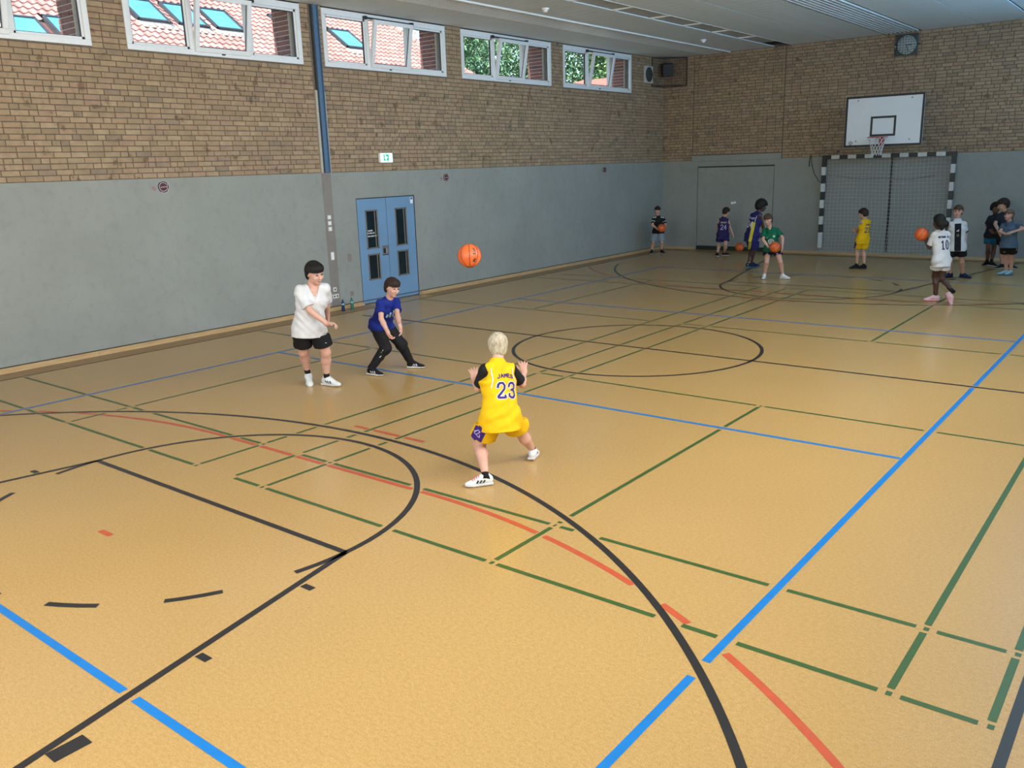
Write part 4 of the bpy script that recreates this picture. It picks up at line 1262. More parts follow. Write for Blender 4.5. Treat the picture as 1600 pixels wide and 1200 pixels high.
class Field:
    """union of soft primitives, meshed with surface nets"""
    def __init__(s, h):
        s.h = h; s.pr = []; s.cuts = []; s.fold = None
    def cone(s, a, b, ra, rb, k=0.02, op=1, lat=None, ratio=1.0):
        s.pr.append(('c', V3(a), V3(b), ra, rb, k, op, None if lat is None else unit(lat), ratio)); return s
    def ell(s, c, axes, r, k=0.02, op=1):
        s.pr.append(('e', V3(c), np.array([unit(a) for a in axes]), V3(r), 0, k, op, None, 1)); return s
    def box(s, c, axes, half, rad, k=0.01, op=1):
        s.pr.append(('b', V3(c), np.array([unit(a) for a in axes]), V3(half), rad, k, op, None, 1)); return s
    def cut(s, p, n):
        """drop everything on the side the normal points to"""
        s.cuts.append((V3(p), unit(n))); return s
    def mesh(s):
        h = s.h; lo, hi = [], []
        bbs = []
        for q in s.pr:
            if q[0] == 'c':
                r = max(q[3], q[4])*max(1, q[8])
                a, b = np.minimum(q[1], q[2])-r, np.maximum(q[1], q[2])+r
            elif q[0] == 'e':
                r = np.abs(q[2].T) @ q[3]; a, b = q[1]-r, q[1]+r
            else:
                r = np.abs(q[2].T) @ (q[3]+q[4]); a, b = q[1]-r, q[1]+r
            m = max(0.02, q[5])+2*h
            bbs.append((a-m, b+m))
            if q[6] > 0: lo.append(a); hi.append(b)
        lo = np.min(lo, 0)-3*h; hi = np.max(hi, 0)+3*h
        n = np.ceil((hi-lo)/h).astype(int)+1
        F = np.full(tuple(n), 0.05, np.float32)
        ax = [lo[i]+h*np.arange(n[i]) for i in range(3)]
        for q, (a, b) in zip(s.pr, bbs):
            i0 = np.clip(np.floor((a-lo)/h).astype(int), 0, n); i1 = np.clip(np.ceil((b-lo)/h).astype(int)+1, 0, n)
            if (i1 <= i0).any(): continue
            sl = tuple(slice(i0[i], i1[i]) for i in range(3))
            X, Y, Z = np.meshgrid(*[ax[i][sl[i]].astype(np.float32) for i in range(3)], indexing='ij', sparse=False)
            P = np.stack([X, Y, Z], -1)
            if q[0] == 'c':
                d = q[2]-q[1]; L2 = float(d @ d)+1e-12
                t = np.clip(((P-q[1].astype(np.float32)) @ d.astype(np.float32))/L2, 0, 1)
                v = P-(q[1]+t[..., None]*d).astype(np.float32)
                if q[7] is not None:
                    la = (v @ q[7].astype(np.float32))
                    v = v-(la*(1-1/q[8]))[..., None]*q[7].astype(np.float32)
                D = np.sqrt((v*v).sum(-1))-(q[3]+(q[4]-q[3])*t)
            elif q[0] == 'e':
                v = (P-q[1].astype(np.float32)) @ q[2].T.astype(np.float32)
                k0 = np.sqrt(((v/q[3])**2).sum(-1))+1e-6; k1 = np.sqrt(((v/q[3]**2)**2).sum(-1))+1e-6
                D = k0*(k0-1)/k1
            else:
                v = np.abs((P-q[1].astype(np.float32)) @ q[2].T.astype(np.float32))-q[3]
                D = np.sqrt((np.maximum(v, 0)**2).sum(-1))+np.minimum(v.max(-1), 0)-q[4]
            D = D.astype(np.float32); k = max(q[5], 1e-4); G = F[sl]
            if q[6] > 0:
                hh = np.clip(0.5+0.5*(G-D)/k, 0, 1); F[sl] = G*(1-hh)+D*hh-k*hh*(1-hh)
            else:
                hh = np.clip(0.5-0.5*(G+D)/k, 0, 1); F[sl] = G*(1-hh)+(-D)*hh+k*hh*(1-hh)
        if s.cuts or s.fold:
            X, Y, Z = np.meshgrid(*[a_.astype(np.float32) for a_ in ax], indexing='ij', sparse=True)
            if s.fold: F += s.fold(X, Y, Z).astype(np.float32)
            for (p, nn) in s.cuts:
                F = np.maximum(F, ((X-p[0])*nn[0]+(Y-p[1])*nn[1]+(Z-p[2])*nn[2]).astype(np.float32))
        # surface nets
        I = F < 0
        c = [I[a:a+n[0]-1, b:b+n[1]-1, d:d+n[2]-1] for a in (0, 1) for b in (0, 1) for d in (0, 1)]
        cnt = sum(x.astype(np.int8) for x in c)
        act = (cnt > 0) & (cnt < 8)
        idx = np.argwhere(act)
        vid = np.full(act.shape, -1, np.int64); vid[act] = np.arange(len(idx))
        acc = np.zeros((len(idx), 3)); num = np.zeros(len(idx))
        cor = [(a, b, d) for a in (0, 1) for b in (0, 1) for d in (0, 1)]
        fv = {cc: F[idx[:, 0]+cc[0], idx[:, 1]+cc[1], idx[:, 2]+cc[2]].astype(float) for cc in cor}
        for ca in cor:
            for axx in range(3):
                if ca[axx]: continue
                cb = list(ca); cb[axx] = 1; cb = tuple(cb)
                f0, f1 = fv[ca], fv[cb]
                m = (f0 < 0) != (f1 < 0)
                t = np.where(m, f0/np.where(m, f0-f1, 1), 0)
                pos = np.array(ca, float)[None]+np.zeros((len(idx), 3)); pos[:, axx] = t
                acc[m] += pos[m]; num[m] += 1
        verts = lo+(idx+acc/num[:, None])*h
        quads = []
        for axx in range(3):
            u, w_ = (axx+1) % 3, (axx+2) % 3
            sA = [slice(1, -1)]*3; sA[axx] = slice(0, -1)
            sB = list(sA); sB[axx] = slice(1, None)
            a, b = I[tuple(sA)], I[tuple(sB)]
            e = np.argwhere(a != b)
            if not len(e): continue
            fl_ = a[e[:, 0], e[:, 1], e[:, 2]]
            e = e.copy(); e[:, u] += 1; e[:, w_] += 1
            def cell(du, dw):
                k = e.copy(); k[:, u] += du; k[:, w_] += dw
                return vid[k[:, 0], k[:, 1], k[:, 2]]
            qd = np.stack([cell(-1, -1), cell(0, -1), cell(0, 0), cell(-1, 0)], 1)
            qd[~fl_] = qd[~fl_][:, ::-1]
            quads.append(qd)
        quads = np.concatenate(quads); quads = quads[(quads >= 0).all(1)]
        # one light relaxation pass along the surface
        return verts, quads
    def build(s, name, mat, parent, relax=1, extra=()):
        v, f = s.mesh()
        for e in extra:
            v2, f2 = e.mesh()
            f = np.concatenate([f, f2+len(v)]); v = np.concatenate([v, v2])
        if relax and len(v):
            nb = np.zeros_like(v); nn = np.zeros(len(v))
            for i in range(4):
                a, b = f[:, i], f[:, (i+1) % 4]
                np.add.at(nb, a, v[b]); np.add.at(nn, a, 1)
            v = v*0.5+0.5*nb/np.maximum(nn, 1)[:, None]
        me = bpy.data.meshes.new(name)
        me.vertices.add(len(v)); me.vertices.foreach_set('co', v.astype(np.float32).ravel())
        me.loops.add(4*len(f)); me.loops.foreach_set('vertex_index', f.ravel().astype(np.int32))
        me.polygons.add(len(f)); me.polygons.foreach_set('loop_start', (4*np.arange(len(f))).astype(np.int32))
        try: me.polygons.foreach_set('loop_total', np.full(len(f), 4, np.int32))
        except Exception: pass
        me.update(calc_edges=True); me.validate()
        me.polygons.foreach_set('use_smooth', np.ones(len(me.polygons), bool))
        me.materials.append(mat)
        o = add(name, me, parent)
        return o

def folds(amp, freq, dirs, seed):
    rg = np.random.default_rng(seed)
    ph = rg.uniform(0, 6.28, 6)
    def f(X, Y, Z):
        r = 0
        for i, (d, w_) in enumerate(dirs):
            a = (d[0]*X+d[1]*Y+d[2]*Z)*freq
            m = np.sin((X*5.1+Y*4.3+Z*3.7)*2.0+ph[i])*1.6
            r = r+w_*np.sin(a+m+ph[(i+2) % 6])
        env = 0.55+0.45*np.sin((X*3.1-Y*2.3+Z*7.0)*1.7+ph[4])*np.sin((X*2.0+Y*3.4-Z*3.0)*2.1+ph[5])
        return amp*(r*env/sum(w_ for _, w_ in dirs)-0.8)
    return f

# ------------------------------------------------------------------ materials for people
def skin_mat(name, c):
    t = NT(name)
    a = t.ramp(t.noise(14.0, 3.0), [(0.3, tuple(x*y for x, y in zip(c, (0.96, 0.88, 0.85)))+(1,)), (0.7, c+(1,))])
    t.col(a)
    t.b.inputs['Roughness'].default_value = 0.5
    t.b.inputs['Subsurface Weight'].default_value = 0.12
    t.b.inputs['Subsurface Radius'].default_value = (0.012, 0.005, 0.003)
    return t.mat
def cloth_mat(name, c, rough=0.8, sheen=0.0):
    t = NT(name)
    t.col(t.ramp(t.noise(9.0, 3.0), [(0.3, tuple(x*0.9 for x in c)+(1,)), (0.7, tuple(min(1, x*1.05) for x in c)+(1,))]))
    t.b.inputs['Roughness'].default_value = rough
    t.b.inputs['Sheen Weight'].default_value = sheen
    t.b.inputs['Specular IOR Level'].default_value = 0.25
    t.bump(t.noise(260, 2.0), 0.12, 0.002)
    return t.mat
def hair_mat(name, c, c2=None):
    t = NT(name)
    c2 = c2 or tuple(x*1.7+0.004 for x in c)
    n = t.noise(16.0, 5.0, 0.7, stretch=(3.0, 3.0, 1.0))
    t.col(t.ramp(n, [(0.35, c+(1,)), (0.7, c2+(1,))]))
    t.b.inputs['Roughness'].default_value = 0.6
    t.b.inputs['Specular IOR Level'].default_value = 0.2
    t.bump(n, 0.6, 0.01)
    return t.mat
SK = {'fair': skin_mat('fair_skin', (0.60, 0.36, 0.28)), 'tan': skin_mat('light_tan_skin', (0.56, 0.35, 0.25)), 'brown': skin_mat('brown_skin', (0.15, 0.075, 0.05)), 'dark': skin_mat('dark_brown_skin', (0.075, 0.040, 0.030))}
HR = {'black': hair_mat('black_hair', (0.008, 0.007, 0.007)), 'brown': hair_mat('dark_brown_hair', (0.022, 0.013, 0.010)), 'mid': hair_mat('brown_hair', (0.055, 0.032, 0.020)),
      'blond': hair_mat('bleached_blond_hair', (0.27, 0.22, 0.14), (0.60, 0.55, 0.43)), 'fairbrown': hair_mat('light_brown_hair', (0.11, 0.07, 0.045))}
CL = {}
def C_(name, *c):
    if name not in CL: CL[name] = cloth_mat(name, tuple(c))
    return CL[name]
m_eye = M('eye_white', (0.40, 0.38, 0.36, 1), 0.25, 0.03); m_iris = M('dark_iris', (0.02, 0.014, 0.01, 1), 0.2); m_lip = M('lip_red', (0.24, 0.065, 0.055, 1), 0.45); m_lipd = M('lip_brown', (0.10, 0.04, 0.035, 1), 0.45)
m_teeth = M('teeth_white', (0.62, 0.60, 0.56, 1), 0.3)

def head_frame(n, yaw, pitch, roll):
    """n: horizontal direction camera->person; yaw 0 = faces the camera, 90 = image right"""
    n = V3(n); rt = V3((n[1], -n[0], 0)); y = math.radians(yaw)
    f = -math.cos(y)*n+math.sin(y)*rt
    up = V3((0, 0, 1)); p = math.radians(pitch)
    f2 = f*math.cos(p)-up*math.sin(p); u2 = up*math.cos(p)+f*math.sin(p)
    r = math.radians(roll); l = np.cross(u2, f2)     # person's left
    u3 = u2*math.cos(r)+l*math.sin(r); l3 = l*math.cos(r)-u2*math.sin(r)
    return unit(f2), unit(l3), unit(u3)

def hand(F, wr, d, pn, H, side_lat, curl, spread=0.12, k=0.006):
    """palm plus five bent fingers; d finger direction, pn palm normal, side_lat towards the thumb"""
    d = unit(d); pn = unit(V3(pn)-d*np.dot(pn, d)); s = unit(side_lat-d*np.dot(side_lat, d)-pn*np.dot(side_lat, pn))
    pl, pw, pt = 0.052*H, 0.020*H, 0.0085*H
    F.box(wr+d*pl*0.52, (d, s, pn), (pl*0.42, pw*0.85, pt*0.5), pt*0.75, 0.014)
    F.cone(wr-d*0.012*H, wr+d*0.02*H, 0.0155*H, 0.016*H, 0.015, lat=s, ratio=1.25)
    lens = (0.046, 0.051, 0.048, 0.038)
    for i in range(4):
        o = (1.5-i)/1.5
        base = wr+d*pl*0.94+s*pw*0.92*o
        fd = unit(d+s*spread*o)
        L = lens[i]*H; seg = (0.45, 0.32, 0.27); p = base-d*0.006
        a = 0.0
        for j in range(3):
            a += curl*(0.55, 0.95, 0.7)[j]
            dd = fd*math.cos(a)+pn*math.sin(a)
            q = p+dd*L*seg[j]
            F.cone(p, q, (0.0068-0.0006*j)*H, (0.0063-0.0007*j)*H, k)
            p = q
    p = wr+d*pl*0.25+s*pw*0.8
    a = 0.75
    for j, L in enumerate((0.026, 0.022)):
        dd = unit(d*math.cos(a)+s*math.sin(a)+pn*(0.25+0.6*curl*0.5*j))
        q = p+dd*L*H
        F.cone(p, q, 0.0080*H, 0.0070*H, 0.008); p = q; a -= 0.35

def person(key, B, H, n, J, label, cfg):
    """one figure: continuous body plus hair, clothes and shoes as children"""
    near = cfg.get('near', False)
    hb = 0.0062 if near else 0.0095
    root = empty('person', B, label, 'person', cfg.get('group'))
    J = {k: V3(v) for k, v in J.items()}
    n = V3(n)
    msh, mhp = (J['shL']+J['shR'])/2, (J['hipL']+J['hipR'])/2
    up = unit(msh-mhp); lat = J['shL']-J['shR']; lat = unit(lat-up*np.dot(lat, up)); fw = np.cross(lat, up)
    lath = unit(J['hipL']-J['hipR'])+lat*0.8; lath = unit(lath-up*np.dot(lath, up)); fwh = np.cross(lath, up)
    for s_ in 'LR':
        J['sh'+s_] = J['sh'+s_]-up*0.016*H+(msh-J['sh'+s_])*0.10
    msh = (J['shL']+J['shR'])/2
    hf, hl, hu = head_frame(n, *cfg['face'])
    head = J['head']; neck = J['neck']
    bw = cfg.get('build', 1.0)
    hs = cfg.get('headscale', 1.0)*H
    # ---------------------------------------------------------------- body
    F = Field(hb)
    wst = mhp+up*0.075*H-fw*0.004*H; chst = msh-up*0.075*H+fw*0.006*H
    F.cone(mhp-up*0.01*H, wst, 0.060*H*bw, 0.054*H*bw, 0.03, lat=lath, ratio=1.38)
    F.cone(wst, chst, 0.053*H*bw, 0.060*H*bw, 0.03, lat=lat, ratio=1.42)
    F.cone(chst, msh-up*0.02*H, 0.058*H*bw, 0.036*H, 0.03, lat=lat, ratio=1.6)
    for s in 'LR':
        F.cone(msh-up*0.008*H, J['sh'+s]-up*0.008*H, 0.034*H, 0.031*H*bw, 0.03)
        F.cone(J['sh'+s], J['el'+s], 0.0300*H*bw, 0.0225*H*bw, 0.02)
        mid = J['el'+s]*0.68+J['wr'+s]*0.32
        F.cone(J['el'+s], mid, 0.0225*H*bw, 0.0238*H*bw, 0.012); F.cone(mid, J['wr'+s], 0.0235*H*bw, 0.0160*H, 0.012)
        hp, kn, an = J['hip'+s], J['kn'+s], J['an'+s]
        F.cone(hp, kn, 0.056*H*bw, 0.036*H*bw, 0.03)
        kd = unit(np.cross(lath, unit(an-kn)));  kd = kd*(1 if np.dot(kd, fw) > 0 else -1)
        F.ell(kn+kd*0.010*H, (lath, kd, unit(an-kn)), (0.030*H*bw, 0.027*H*bw, 0.036*H), 0.015)
        cal = kn*0.68+an*0.32-kd*0.012*H
        F.cone(kn, cal, 0.0335*H*bw, 0.0365*H*bw, 0.02); F.cone(cal, an, 0.0355*H*bw, 0.0205*H, 0.02)
    for s in (-1, 1):
        F.ell(mhp+lath*s*0.040*H-fwh*0.015*H-up*0.020*H, (lath, fwh, up), (0.045*H*bw, 0.041*H*bw, 0.048*H), 0.03)
    F.cone(neck-up*0.02*H, head-hu*0.035*hs-hf*0.012*hs, 0.037*H*bw, 0.034*H*bw, 0.02)
    # head
    F.ell(head+hu*0.016*hs-hf*0.006*hs, (hl, hf, hu), (0.0505*hs, 0.061*hs, 0.060*hs), 0.01)
    F.ell(head-hu*0.030*hs+hf*0.016*hs, (hl, hf, hu), (0.041*hs, 0.042*hs, 0.046*hs), 0.025)
    F.ell(head-hu*0.064*hs+hf*0.036*hs, (hl, hf, hu), (0.017*hs, 0.015*hs, 0.013*hs), 0.018)
    F.cone(head+hf*0.056*hs+hu*0.006*hs, head+hf*0.070*hs-hu*0.022*hs, 0.006*hs, 0.0105*hs, 0.010)
    F.ell(head+hf*0.066*hs-hu*0.024*hs, (hl, hf, hu), (0.0125*hs, 0.008*hs, 0.007*hs), 0.008)
    for s in (-1, 1):
        F.ell(head+hl*s*0.021*hs+hf*0.062*hs+hu*0.003*hs, (hl, hf, hu), (0.0125*hs, 0.012*hs, 0.0085*hs), 0.012, -1)
        F.ell(head+hl*s*0.021*hs+hf*0.0545*hs+hu*0.0165*hs, (hl, hf, hu), (0.016*hs, 0.007*hs, 0.005*hs), 0.01)
        F.ell(head+hl*s*0.052*hs-hf*0.006*hs-hu*0.002*hs, (unit(hl*s+hf*-0.5), unit(hf+hl*s*0.5), hu), (0.0065*hs, 0.0135*hs, 0.0195*hs), 0.006)
        F.ell(head+hl*s*0.028*hs+hf*0.044*hs-hu*0.020*hs, (hl, hf, hu), (0.016*hs, 0.014*hs, 0.014*hs), 0.018)
    F.ell(head+hf*0.0575*hs-hu*0.0435*hs, (hl, hf, hu), (0.016*hs, 0.006*hs, 0.0065*hs), 0.008)
    # hands
    for s in 'LR':
        hd = cfg.get('hand'+s, {})
        d = J['wr'+s]-J['el'+s]
        d = hd.get('d', d)
        pn = hd.get('pn', -fw if False else (lat if s == 'R' else -lat))
        th = hd.get('th', fw)
        hand(F, J['wr'+s], d, pn, H, V3(th), hd.get('curl', 0.5), hd.get('spread', 0.12))
    # feet inside the shoes keep the leg closed
    body = F.build('body', SK[cfg['skin']], root)
    # ---------------------------------------------------------------- face details
    isd = cfg['skin'] in ('dark', 'brown')
    if abs(((cfg['face'][0]+180) % 360)-180) < 125:
        for s in (-1, 1):
            c = head+hl*s*0.021*hs+hf*0.0530*hs+hu*0.003*hs
            bm = bmesh.new(); bmesh.ops.create_uvsphere(bm, u_segments=12, v_segments=8, radius=1)
            Mx = Matrix.Translation(Vector(c)) @ Matrix(((hl[0]*0.0088*hs, hf[0]*0.0080*hs, hu[0]*0.0056*hs, 0), (hl[1]*0.0088*hs, hf[1]*0.0080*hs, hu[1]*0.0056*hs, 0), (hl[2]*0.0088*hs, hf[2]*0.0080*hs, hu[2]*0.0056*hs, 0), (0, 0, 0, 1)))
            e = MB().bm(bm, 0, True, Mx).build('eye', m_eye, root, origin=(0, 0, 0))
            bm = bmesh.new(); bmesh.ops.create_uvsphere(bm, u_segments=10, v_segments=6, radius=0.0064*hs)
            MB().bm(bm, 0, True, Matrix.Translation(Vector(c+hf*0.0036*hs))).build('iris', m_iris, e, origin=(0, 0, 0))
            b = MB(); pts = [head+hl*s*(0.021+q*0.0145)*hs+hf*(0.0625-abs(q)*0.004-(0.004 if q > 0 else 0))*hs+hu*(0.0205+0.003*(1-q*q))*hs for q in np.linspace(-1, 1, 6)]
            b.tube(pts, [0.0015*hs, 0.0034*hs, 0.004*hs, 0.004*hs, 0.003*hs, 0.0012*hs], 6)
            b.build('eyebrow', HR['brown' if cfg['hair'][1] != 'black' else 'black'], root, origin=(0, 0, 0))
        b = MB(); sm = cfg.get('smile', 0.2)
        pts = [head+hl*q*0.0175*hs+hf*(0.0625-0.007*q*q)*hs+hu*(-0.0445+0.006*sm*q*q)*hs for q in np.linspace(-1, 1, 7)]
        b.tube(pts, [(0.7+0.6*max(sm, 0))*q for q in (0.001*hs, 0.0028*hs, 0.0038*hs, 0.0042*hs, 0.0038*hs, 0.0028*hs, 0.001*hs)], 6)
        b.build('lips', m_lipd if isd else m_lip, root, origin=(0, 0, 0))
        if sm > 0.6:
            b = MB(); pts = [head+hl*q*0.012*hs+hf*(0.0652-0.0055*q*q)*hs+hu*(-0.0420+0.004*sm*q*q)*hs for q in np.linspace(-1, 1, 5)]
            b.tube(pts, [0.0006*hs, 0.0017*hs, 0.002*hs, 0.0017*hs, 0.0006*hs], 6); b.build('teeth', m_teeth, root, origin=(0, 0, 0))
    # ---------------------------------------------------------------- hair
    sty, hc = cfg['hair']
    K = Field(0.0055 if near else 0.008)
    t = {'bowl': 0.014, 'short': 0.010, 'crop': 0.006, 'full': 0.017, 'afro': 0.026, 'bun': 0.012}[sty]
    K.ell(head+hu*0.019*hs-hf*0.008*hs, (hl, hf, hu), (0.0525*hs+t*hs, 0.0625*hs+t*hs, 0.0615*hs+t*hs), 0.01)
    K.ell(head-hf*0.036*hs-hu*0.018*hs, (hl, hf, hu), (0.046*hs+t*0.5*hs, 0.034*hs+t*0.5*hs, 0.050*hs), 0.02)
    if sty in ('bowl', 'full'):
        K.ell(head+hf*0.030*hs+hu*0.050*hs, (hl, hf, hu), (0.052*hs, 0.036*hs+t*0.3*hs, 0.030*hs), 0.02)
    # carve the face window and the neck
    low = {'bowl': 0.022, 'short': 0.030, 'crop': 0.034, 'full': 0.020, 'afro': 0.026, 'bun': 0.036}[sty]
    K.box(head+hf*0.085*hs+hu*(low-0.10)*hs, (hl, hf, hu), (0.2*hs, 0.078*hs, 0.095*hs), 0.005*hs, 0.012, -1)
    K.box(head+hf*0.03*hs-hu*0.106*hs, (hl, hf, hu), (0.2*hs, 0.055*hs, 0.10*hs), 0.004*hs, 0.01, -1)
    K.box(head-hu*0.155*hs, (hl, hf, hu), (0.2*hs, 0.2*hs, 0.10*hs), 0.004*hs, 0.01, -1)
    if sty == 'bun':
        K.ell(head-hf*0.072*hs-hu*0.025*hs+hl*cfg.get('bunside', 0)*hs, (hl, hf, hu), (0.040*hs, 0.034*hs, 0.042*hs), 0.02)
        K.cone(head-hf*0.06*hs-hu*0.03*hs, head-hf*0.066*hs-hu*0.075*hs, 0.03*hs, 0.02*hs, 0.02)
    am = {'bowl': 0.0025, 'short': 0.0030, 'crop': 0.002, 'full': 0.0035, 'afro': 0.011, 'bun': 0.003}[sty]
    K.fold = folds(am, 150 if sty != 'afro' else 95, [(hl*0.9+hf*0.4, 1.0), (hf*0.8+hu*0.5, 0.8), (hl*-0.5+hu*0.7, 0.5)], hsh(key) % 97)
    K.build('hair', HR[hc], root)
    # ---------------------------------------------------------------- shirt or jersey
    top = cfg['top']; hcl = 0.0065 if near else 0.0095
    def garment_top(inf, hem, sleeve, flare, neckr, vneck=0.0, sleeveless=False):
        G = Field(hcl)
        G.cone(mhp+up*0.02*H, wst, 0.066*H*bw+inf, 0.060*H*bw+inf, 0.03, lat=lath, ratio=1.36)
        G.cone(wst, chst, 0.060*H*bw+inf, 0.064*H*bw+inf, 0.03, lat=lat, ratio=1.40)
        G.cone(chst, msh-up*0.016*H, 0.061*H*bw+inf*0.8, 0.038*H+inf*0.6, 0.03, lat=lat, ratio=1.62)
        G.cone(mhp+up*0.02*H, mhp-up*hem*H-up*0.02*H, 0.066*H*bw+inf, 0.066*H*bw+inf+flare, 0.03, lat=lath, ratio=1.36)
        G.cone(neck-up*0.055*H, neck-up*0.024*H, 0.050*H, 0.046*H, 0.02)
        bi = 0.008+inf*0.5
        for s, sg in (('L', 1), ('R', -1)):
            hp_, kn_ = J['hip'+s], J['kn'+s]
            G.cone(hp_-(hp_-mhp)*0.3+up*0.01*H, hp_, 0.056*H*bw+bi, 0.058*H*bw+bi, 0.02); G.cone(hp_, hp_+(kn_-hp_)*0.15, 0.057*H*bw+bi, 0.055*H*bw+bi, 0.02)
            G.ell(mhp+lath*sg*0.040*H-fwh*0.015*H-up*0.020*H, (lath, fwh, up), (0.047*H*bw+bi, 0.043*H*bw+bi, 0.050*H+bi), 0.03)
        for s in 'LR':
            G.cone(msh-up*0.004*H, J['sh'+s]-up*0.004*H, 0.038*H+inf*0.6, (0.0335 if not sleeveless else 0.033)*H*bw+inf*0.5, 0.03)
        # openings
        nu = unit(head-neck)
        G.cone(neck+nu*0.046*H+fw*0.006*H, neck+nu*0.11*H, (neckr+0.016)*H, (neckr+0.02)*H, 0.006, -1)
        if vneck: G.cone(neck+fw*0.055*H, msh+fw*0.100*H-up*vneck*0.75*H, 0.040*H, 0.010*H, 0.006, -1)
        if sleeveless:
            for s, sg in (('L', 1), ('R', -1)):
                G.ell(J['sh'+s]+lat*sg*0.030*H-up*0.022*H, (lat, fw, up), (0.028*H, 0.09*H, 0.058*H), 0.01, -1)
        else:
            pass
        G.hempt = mhp-up*hem*H
        return G
    G = garment_top(top.get('inf', 0.012), top.get('hem', 0.06), top.get('sleeve', 0.62), top.get('flare', 0.01), top.get('neckr', 0.040), top.get('vneck', 0), top.get('tank', False))
    hn = V3((0, 0, -1))*0.6-up*0.4
    G.cut(G.hempt, hn)
    if not top.get('tank'):
        pass
    G.fold = folds(top.get('fold', 0.008), 66, [(unit(up*0.8+lat*0.6), 1.0), (unit(up*0.35-lat*0.95), 0.35), (unit(lat+fw*0.4), 0.2), (unit(up-fw*0.6), 0.25)], 3+hsh(key) % 89)
    sleeves = []
    if not top.get('tank'):
        inf = top.get('inf', 0.012); fla = top.get('flare', 0.01); sl = top.get('sleeve', 0.62)
        for s in 'LR':
            d = unit(J['el'+s]-J['sh'+s]); e = J['sh'+s]+(J['el'+s]-J['sh'+s])*sl
            W = Field(hcl)
            W.cone(J['sh'+s]+(msh-J['sh'+s])*0.3-up*0.006*H, J['sh'+s]-up*0.004*H, 0.034*H+inf*0.3, 0.0305*H*bw+inf*0.45, 0.02)
            W.cone(J['sh'+s]-up*0.004*H, e+d*0.03*H, 0.0305*H*bw+inf*0.45, 0.0300*H*bw+inf*0.8+fla*0.8, 0.025)
            W.cut(e, d)
            W.fold = G.fold
            sleeves.append(W)
    shirt = G.build('jersey' if top.get('tank') else 'shirt', top['mat'], root, extra=sleeves)
    if top.get('under'):
        us = []
        for s in 'LR':
            U = Field(hcl)
            e = J['sh'+s]+(J['el'+s]-J['sh'+s])*0.80; d = unit(J['el'+s]-J['sh'+s])
            U.cone(J['sh'+s]-(J['sh'+s]-msh)*0.25, J['sh'+s], 0.034*H, 0.0365*H*bw, 0.02); U.cone(J['sh'+s], e+d*0.03*H, 0.0375*H*bw, 0.0375*H*bw, 0.02)
            U.cut(e, d); us.append(U)
        us[0].build('undershirt', top['under'], root, extra=us[1:])
    # ---------------------------------------------------------------- shorts or trousers
    bt = cfg['bottom']
    K = Field(hcl); inf = bt.get('inf', 0.012)
    K.cone(mhp+up*0.035*H, mhp-up*0.02*H, 0.061*H*bw+inf, 0.064*H*bw+inf, 0.03, lat=lath, ratio=1.36)
    for s in (-1, 1):
        K.ell(mhp+lath*s*0.040*H-fwh*0.015*H-up*0.020*H, (lath, fwh, up), (0.047*H*bw+inf, 0.043*H*bw+inf, 0.050*H+inf), 0.03)
    legs = []
    bfold = folds(bt.get('fold', 0.007), 66, [(unit(up*0.6+lath*0.8), 1.0), (unit(lath-fw*0.5), 0.8), (unit(up-lath*0.3), 0.6)], 5+hsh(key) % 83)
    for s in 'LR':
        hp, kn, an = J['hip'+s], J['kn'+s], J['an'+s]
        W = Field(hcl); W.fold = bfold
        W.cone(hp-(hp-mhp)*0.3+up*0.01*H, hp, 0.056*H*bw+inf, 0.058*H*bw+inf, 0.02)
        if bt.get('long'):
            W.ell(kn+fwh*0.008*H, (lath, fwh, up), (0.040*H+inf, 0.042*H+inf, 0.046*H+inf), 0.02)
            W.cone(hp, kn, 0.058*H*bw+inf, 0.040*H*bw+inf, 0.03); W.cone(kn, an, 0.040*H*bw+inf, 0.025*H+inf*0.8, 0.02)
            W.cut(an-unit(kn-an)*0.008*H, an-kn)
        else:
            f = bt.get('len', 0.8); e = hp+(kn-hp)*f; d = unit(kn-hp)
            W.cone(hp, e+d*0.04*H, 0.058*H*bw+inf, (0.057*(1-f)+0.040*f)*H*bw+inf+bt.get('flare', 0.014), 0.025)
            W.cut(e, d*0.7+V3((0, 0, -1))*0.3)
        legs.append(W)
    K.fold = bfold
    for q_ in [K]+legs: q_.cut(G.hempt-unit(hn)*bt.get('ov', 0.014)*H, -hn)
    bottom = K.build('trousers' if bt.get('long') else 'shorts', bt['mat'], root, extra=legs)
    # ---------------------------------------------------------------- socks and shoes
    sh = cfg['shoe']
    for s in 'LR':
        kn, an, to = J['kn'+s], J['an'+s], J['toe'+s]
        if cfg.get('sock'):
            d = unit(kn-an); SL = cfg['sock'].get('len', 0.06)*H
            b = MB(); rr = 0.0225*H
            b.tube([an-d*0.03*H, an+d*SL*0.4, an+d*SL*0.98, an+d*SL], [rr*1.05, rr, rr+0.15*SL*0.1+0.002, rr-0.002], 16)
            b.build('sock', cfg['sock']['mat'], root, origin=(0, 0, 0))
        fdv = V3((to-an)[:2].tolist()+[0]); fd = unit(fdv); zz = V3((0, 0, 1))
        lift = max(0.0, an[2]-0.088)
        pit = math.asin(min(0.95, lift/(0.125*H)))
        if cfg.get('pitch'+s) is not None: pit = math.radians(cfg['pitch'+s])
        f2 = unit(fd*math.cos(pit)-zz*math.sin(pit)); u2 = unit(zz*math.cos(pit)+fd*math.sin(pit)); l2 = np.cross(u2, f2)
        ankc = an-u2*0.058*H
        sole0 = ankc+f2*0.038*H
        # ground contact: lowest corner of the sole sits on the floor
        zmin = min((sole0+f2*a*0.088*H-u2*0.0)[2] for a in (-1, 0.55))
        off = V3((0, 0, 0.004-zmin)) if cfg.get('ground'+s, True) else V3((0, 0, 0))
        sole0 = sole0+off; A0 = an+off
        K = Field(0.005 if near else 0.008)
